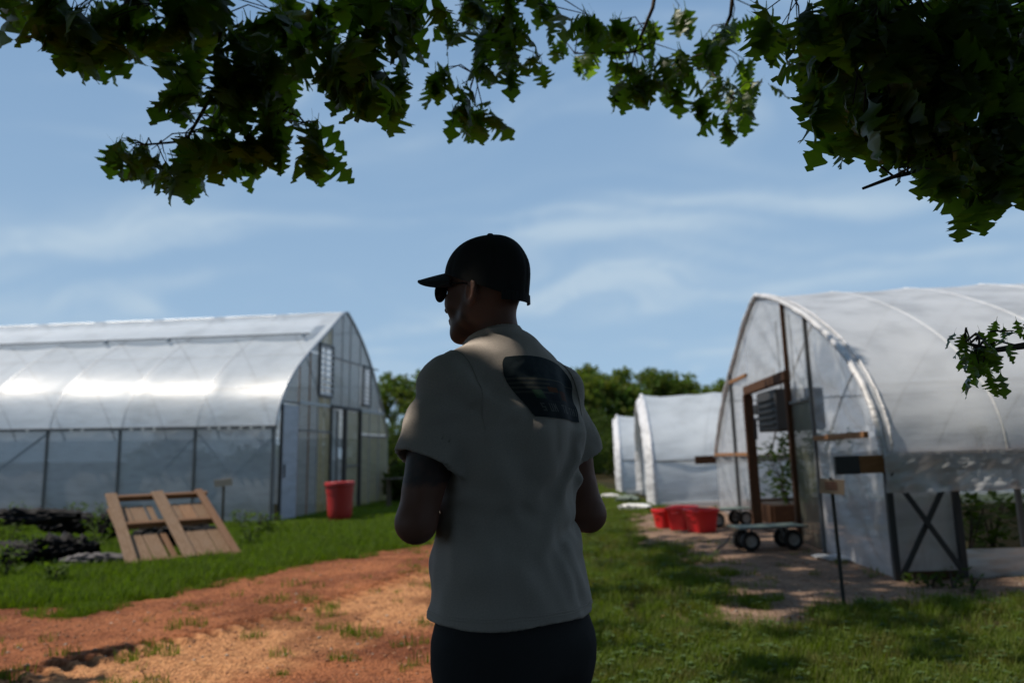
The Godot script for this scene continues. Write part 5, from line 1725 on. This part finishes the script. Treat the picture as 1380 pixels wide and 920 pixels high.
func hand_field(p: Vector3, side: float) -> float:
	# palm along -z from the wrist at the origin, thumb side towards +x * side, fingers curled down
	var q := Vector3(p.x * side, p.y, p.z)
	var d := ellip(q, Vector3(0, 0, -0.045), Vector3(0.042, 0.017, 0.052))
	d = smin(d, capsule(q, Vector3(0, 0, 0.03), Vector3(0, 0, -0.01), 0.027, 0.026), 0.03)
	var xs := [0.03, 0.010, -0.011, -0.030]
	var ln := [0.072, 0.08, 0.074, 0.058]
	for k in 4:
		var a := Vector3(xs[k], 0.0, -0.082)
		var l: float = ln[k]
		var b := a + Vector3(xs[k] * 0.1, -0.022, -0.035) * (l / 0.075)
		var c := b + Vector3(0, -0.028, -0.004) * (l / 0.075)
		var e := c + Vector3(0, -0.014, 0.016) * (l / 0.075)
		var f := capsule(q, a, b, 0.0095, 0.009)
		f = smin(f, capsule(q, b, c, 0.009, 0.0083), 0.004)
		f = smin(f, capsule(q, c, e, 0.0083, 0.0075), 0.004)
		d = smin(d, f, 0.006)
	var t := capsule(q, Vector3(0.03, -0.003, -0.02), Vector3(0.055, -0.018, -0.05), 0.014, 0.011)
	t = smin(t, capsule(q, Vector3(0.055, -0.018, -0.05), Vector3(0.052, -0.032, -0.078), 0.0105, 0.0085), 0.005)
	return smin(d, t, 0.012)

func build_person() -> void:
	var P := thing("person", "man in grey T-shirt, black cap and sunglasses standing with his back turned", "person", Vector3(-0.025, 0, -1.95))
	P.rotation.y = deg_to_rad(45)
	# ---- skin: head, neck, arms and hands in one mesh
	var body := Geo.new()
	body.colored = true
	var skin := Color(0.22, 0.105, 0.072)
	var beard := Color(0.07, 0.04, 0.032)
	var head := Transform3D(Basis(Vector3.UP, deg_to_rad(12)) * Basis(Vector3.RIGHT, 0.10), Vector3(-0.020, 1.658, -0.038))
	nets(body, head_field, Vector3(-0.115, -0.20, -0.15), Vector3(0.115, 0.15, 0.17), 0.0042, head, func(p: Vector3) -> Color:
		var b := smoothstep(-0.045, -0.06, p.y + 0.35 * maxf(p.z + 0.02, -0.06)) * smoothstep(0.025, 0.0, p.z)
		var hair := smoothstep(-0.035, 0.0, p.y - 0.02) * smoothstep(0.02, 0.035, p.z)
		return skin.lerp(beard, maxf(b, hair) * 0.75))
	for s in 2:
		var sh: Vector3 = [SH_L, SH_R][s]; var el: Vector3 = [EL_L, EL_R][s]; var wr: Vector3 = [WR_L, WR_R][s]
		var arm := func(p: Vector3) -> float:
			var d := capsule(p, sh, sh.lerp(el, 0.5), 0.048, 0.047)
			d = smin(d, capsule(p, sh.lerp(el, 0.5), el, 0.047, 0.040), 0.03)
			d = smin(d, capsule(p, sh.lerp(el, 0.45) + Vector3(0, 0, -0.014), sh.lerp(el, 0.75) + Vector3(0, 0, -0.012), 0.040, 0.036), 0.03)
			d = smin(d, capsule(p, el, el.lerp(wr, 0.4), 0.040, 0.042), 0.03)
			d = smin(d, capsule(p, el.lerp(wr, 0.4), wr, 0.041, 0.027), 0.03)
			return d
		var lo := sh.min(el).min(wr) - Vector3.ONE * 0.075
		var hi := sh.max(el).max(wr) + Vector3.ONE * 0.075
		nets(body, arm, lo, hi, 0.008, Transform3D.IDENTITY, func(p: Vector3) -> Color:
			# inked band round the left upper arm
			var ink := 0.0
			if s == 0: ink = smoothstep(1.195, 1.205, p.y + 0.006 * FN.get_noise_3d(p.x * 30.0, p.y * 30.0, p.z * 30.0)) * (0.8 + 0.2 * FN.get_noise_3d(p.x * 60.0, p.y * 60.0, p.z * 60.0))
			return skin.lerp(Color(0.035, 0.035, 0.04), ink))
		var fw := (wr - el).normalized()
		var xh := Vector3.UP.cross(-fw).normalized()
		var hb := Basis(xh, (-fw).cross(xh), -fw)
		# both thumbs lie on the inner side
		nets(body, hand_field.bind(1.0 if s == 0 else -1.0), Vector3(-0.075, -0.085, -0.15), Vector3(0.075, 0.035, 0.045), 0.0042, Transform3D(hb, wr), func(_p: Vector3) -> Color: return skin)
	part(P, "body", body.mesh(), M.skin)
	# ---- clothes
	var none := func(_p: Vector3) -> Color: return Color.WHITE
	var cl := Geo.new()
	nets(cl, shirt_field, Vector3(-0.37, 0.85, -0.20), Vector3(0.35, 1.60, 0.20), 0.0068, Transform3D.IDENTITY, none)
	var shirt := part(P, "shirt", cl.mesh(), M.shirt_cloth)
	shirt_print(shirt)
	shirt_seams(shirt)
	var jn := Geo.new()
	nets(jn, jeans_field, Vector3(-0.27, 0.04, -0.22), Vector3(0.27, 1.02, 0.24), 0.011, Transform3D.IDENTITY, none)
	var jeans := part(P, "jeans", jn.mesh(), M.black_denim)
	for z in [-0.02]:
		part(jeans, "rivet", lathe([Vector2(0, 0.004), Vector2(0.005, 0.003), Vector2(0.006, 0)], 10), M.brass, Transform3D(Basis(Vector3.BACK, PI / 2), Vector3(-0.196, 0.845, z + 0.05)))
	for s in [-1, 1]:
		var sg := Geo.new()
		nets(sg, func(p: Vector3) -> float:
			var q := Vector3(p.x - s * 0.12, p.y, p.z)
			var d := ellip(q, Vector3(0, 0.035, -0.045), Vector3(0.05, 0.055, 0.145))
			d = smin(d, capsule(q, Vector3(0, 0.05, 0.03), Vector3(0, 0.12, 0.025), 0.052, 0.05), 0.03)
			return maxf(d, 0.002 - p.y), Vector3(s * 0.12 - 0.08, -0.01, -0.22), Vector3(s * 0.12 + 0.08, 0.18, 0.12), 0.012, Transform3D.IDENTITY, none)
		part(P, "shoe", sg.mesh(), M.shoe)
	build_cap(P, head)
	build_glasses(P, head)

# the badge printed on the back of the shirt, laid on the cloth
const GLYPHS := {"S": ["111", "100", "111", "001", "111"], "M": ["101", "111", "111", "101", "101"], "T": ["111", "010", "010", "010", "010"], "I": ["1", "1", "1", "1", "1"], "L": ["100", "100", "100", "100", "111"], "H": ["101", "101", "111", "101", "101"], "N": ["101", "111", "111", "111", "101"], "U": ["101", "101", "101", "101", "111"], " ": ["0", "0", "0", "0", "0"]}

func shirt_print(shirt: Node3D) -> void:
	var w := 256
	var h := 192
	var im := Image.create(w, h, false, Image.FORMAT_RGB8)
	im.fill(lin(0.028, 0.036, 0.042))
	for y in h:
		for x in w:
			var n := FN.get_noise_2d(x * 0.05, y * 0.05)
			if y < 70: im.set_pixel(x, y, lin(0.024 + 0.008 * n, 0.038 + 0.010 * n, 0.046 + 0.010 * n))
			elif y < 120 and x < 120 and int(y / 7.0) % 2 == 0: im.set_pixel(x, y, lin(0.075, 0.08, 0.07))
			elif y > 66 and y < 74: im.set_pixel(x, y, lin(0.08, 0.085, 0.08))
	im.fill_rect(Rect2i(104, 96, 40, 16), lin(0.14, 0.05, 0.02))
	im.fill_rect(Rect2i(150, 104, 46, 30), lin(0.08, 0.03, 0.02))
	im.fill_rect(Rect2i(44, 108, 34, 26), lin(0.05, 0.10, 0.06))
	im.fill_rect(Rect2i(84, 118, 54, 20), lin(0.015, 0.02, 0.03))
	var x := 46
	for ch in "S UM  TIL  THIN":
		var rows: Array = GLYPHS[ch]
		for r in 5:
			var row: String = rows[r]
			for k in row.length():
				if row[k] == "1": im.fill_rect(Rect2i(x + k * 5, 148 + r * 5, 4, 5), lin(0.13, 0.135, 0.13))
		x += (rows[0].length() + 1) * 5
	var m := mk("shirt_print", Color.WHITE, 0.85, 0.3)
	m.albedo_texture = ImageTexture.create_from_image(im)
	m.texture_repeat = false
	var g := Geo.new()
	var f := func(u: float, t: float) -> Vector3:
		# badge outline: arched top, sides drawn in towards the foot
		var a := u * 2.0 - 1.0
		var yy := lerpf(1.335, 1.475, t)
		var half := lerpf(0.095, 0.132, smoothstep(0.0, 0.75, t)) * (1.0 - 0.16 * pow(t, 10.0)) * (1.0 - 0.10 * pow(1.0 - t, 8.0))
		yy += 0.012 * (1.0 - a * a) * t - 0.006 * a
		var p := Vector3(0.024 + a * half, yy, 0.25)
		for k in 24:
			var d := shirt_field(p)
			if d < 0.0012: break
			p.z -= d * 0.7
		p.z += 0.0022
		return p
	g.grid(30, 22, f)
	for k in g.uv.size(): g.uv[k].y = 1.0 - g.uv[k].y
	part(shirt, "back_print", g.mesh(), m)

func to_cloth(p: Vector3, d: Vector3) -> Vector3:
	for k in 30:
		var f := shirt_field(p)
		if f < 0.0008: break
		p += d * f * 0.7
	return p - d * 0.0006

func shirt_seams(shirt: Node3D) -> void:
	# stitched lines: round the armholes, above the hem, across the shoulders
	for s in 2:
		var sh: Vector3 = [SH_L, SH_R][s]
		var sg := -1.0 if s == 0 else 1.0
		var c := Vector3(sg * 0.150, 1.385, 0.005)
		var ring := []
		for k in 25:
			var a := lerpf(-2.3, 2.3, k / 24.0)
			var d := Vector3(sg * 0.18, cos(a), sin(a)).normalized()
			ring.append(to_cloth(c + d * 0.2, -d))
		var g := Geo.new()
		g.tube(ring, [0.0014], 5)
		part(shirt, "sleeve_seam", g.mesh(), M.shirt_cloth)
	for y in [0.911, 0.905]:
		var ring := []
		for k in 49:
			var a := TAU * k / 48.0
			var d := Vector3(cos(a), 0, sin(a))
			ring.append(to_cloth(Vector3(0, y - 0.02 * d.x * 0.19, 0) + d * 0.32, -d))
		var g := Geo.new()
		g.tube(ring, [0.0012], 5, false)
		part(shirt, "hem_stitch", g.mesh(), M.shirt_cloth)

func build_cap(P: Node3D, head: Transform3D) -> void:
	var c := Node3D.new()
	c.name = "cap"
	P.add_child(c)
	c.transform = head * Transform3D(Basis(Vector3.RIGHT, -0.10), Vector3(0, 0.010, 0.010))
	# crown: a tall front and a rounded back, six panels meeting at the button
	var dome := func(u: float, w: float, grow: float) -> Vector3:
		var a := u * TAU
		var dir := Vector2(sin(a), -cos(a))
		var el := w * PI * 0.5
		var rx := 0.087 + grow
		var rz := (0.116 if dir.y < 0 else 0.128) + grow
		var seam := 1.0 - 0.02 * pow(absf(cos(a * 3.0)), 40.0) * cos(el)
		var low := 0.010 - 0.048 * dir.y
		var r := pow(cos(el), 0.74) * seam * (1.0 - 0.13 * smoothstep(0.42, 0.0, w) * smoothstep(-0.1, 1.0, dir.y))
		return Vector3(dir.x * rx * r, lerpf(low, 0.138, sin(el)) + grow * sin(el), dir.y * rz * r + 0.010 * sin(el))
	var g := Geo.new()
	g.grid(144, 20, func(u: float, w: float) -> Vector3: return dome.call(u, w, 0.0), true)
	g.grid(60, 8, func(u: float, w: float) -> Vector3: return dome.call(u, w, -0.004), false)
	# flip so that the outside faces out
	part(c, "crown", g.mesh(), M.cap_cloth)
	part(c, "button", lathe([Vector2(0.0, 0.008), Vector2(0.006, 0.007), Vector2(0.0095, 0.003), Vector2(0.009, -0.002)], 14), M.cap_cloth, Transform3D(Basis(Vector3.RIGHT, 0.1), Vector3(0, 0.138, 0.014)))
	# brim
	g = Geo.new()
	var brim := func(u: float, w: float, t: float) -> Vector3:
		var a := (u - 0.5) * 2.0
		var x := a * (0.074 + 0.008 * sin(w * PI))
		var front := 0.100 * sqrt(maxf(1.0 - pow(absf(a), 2.6), 0.0))
		var z0 := -0.112 * sqrt(maxf(1.0 - pow(a * 0.074 / 0.087, 2.0), 0.05)) * 0.97
		return Vector3(x, 0.060 - 0.034 * a * a - 0.004 * w - 0.012 * w * a * a + t, z0 - front * w)
	g.grid(28, 12, func(u: float, w: float) -> Vector3: return brim.call(u, w, 0.003), false)
	g.grid(28, 12, func(u: float, w: float) -> Vector3: return brim.call(u, w, -0.003), true)
	var rim := []
	for k in 29: rim.append(brim.call(k / 28.0, 1.0, 0.0))
	g.tube(rim, [0.0036], 8)
	part(c, "brim", g.mesh(), M.cap_cloth)
	# strap across the opening at the back
	g = Geo.new()
	var strap := []
	for k in 13:
		var a := lerpf(-0.75, 0.75, k / 12.0)
		strap.append(Vector3(sin(a) * 0.085, -0.033 + 0.012 * (1.0 - cos(a)), cos(a) * 0.110))
	for k in 12:
		g.box((strap[k] + strap[k + 1]) * 0.5, Vector3(0.013, 0.022, 0.005), Basis(Vector3.UP, lerpf(-0.7, 0.7, k / 11.0)), 0.001)
	part(c, "strap", g.mesh(), M.cap_cloth)

func build_glasses(P: Node3D, head: Transform3D) -> void:
	var s := Node3D.new()
	s.name = "sunglasses"
	P.add_child(s)
	s.transform = head * Transform3D(Basis(Vector3.RIGHT, 0.03), Vector3(0, 0.006, 0))
	for sx in [-1, 1]:
		var g := Geo.new()
		var rim := []
		for k in 25:
			var a := TAU * k / 24.0
			# teardrop lens
			var x := cos(a) * 0.028 * (1.0 + 0.12 * sin(a))
			var y := sin(a) * 0.024 - 0.004 * cos(a) * 1.0
			rim.append(Vector3(sx * (0.033 + x), y - 0.004, -0.116 + 0.30 * pow(absf(0.033 + x), 1.6) * 2.2))
		var ce := g.vert(Vector3(sx * 0.033, -0.004, -0.118))
		var ids := []
		for k in 24: ids.append(g.vert(rim[k]))
		for k in 24:
			if sx > 0: g.tri(ce, ids[(k + 1) % 24], ids[k])
			else: g.tri(ce, ids[k], ids[(k + 1) % 24])
		var ln := part(s, "lens", g.mesh(), M.lens)
		g = Geo.new()
		g.tube(rim, [0.0016], 6, false)
		part(ln, "rim", g.mesh(), M.black_gloss)
		pipe(s, "temple", [Vector3(sx * 0.063, 0.008, -0.105), Vector3(sx * 0.074, 0.010, -0.07), Vector3(sx * 0.08, 0.012, -0.01), Vector3(sx * 0.08, 0.006, 0.02), Vector3(sx * 0.078, -0.012, 0.034)], 0.002, M.black_gloss, 6)
	pipe(s, "bridge", [Vector3(-0.009, 0.006, -0.117), Vector3(0, 0.009, -0.12), Vector3(0.009, 0.006, -0.117)], 0.0015, M.black_gloss, 6)
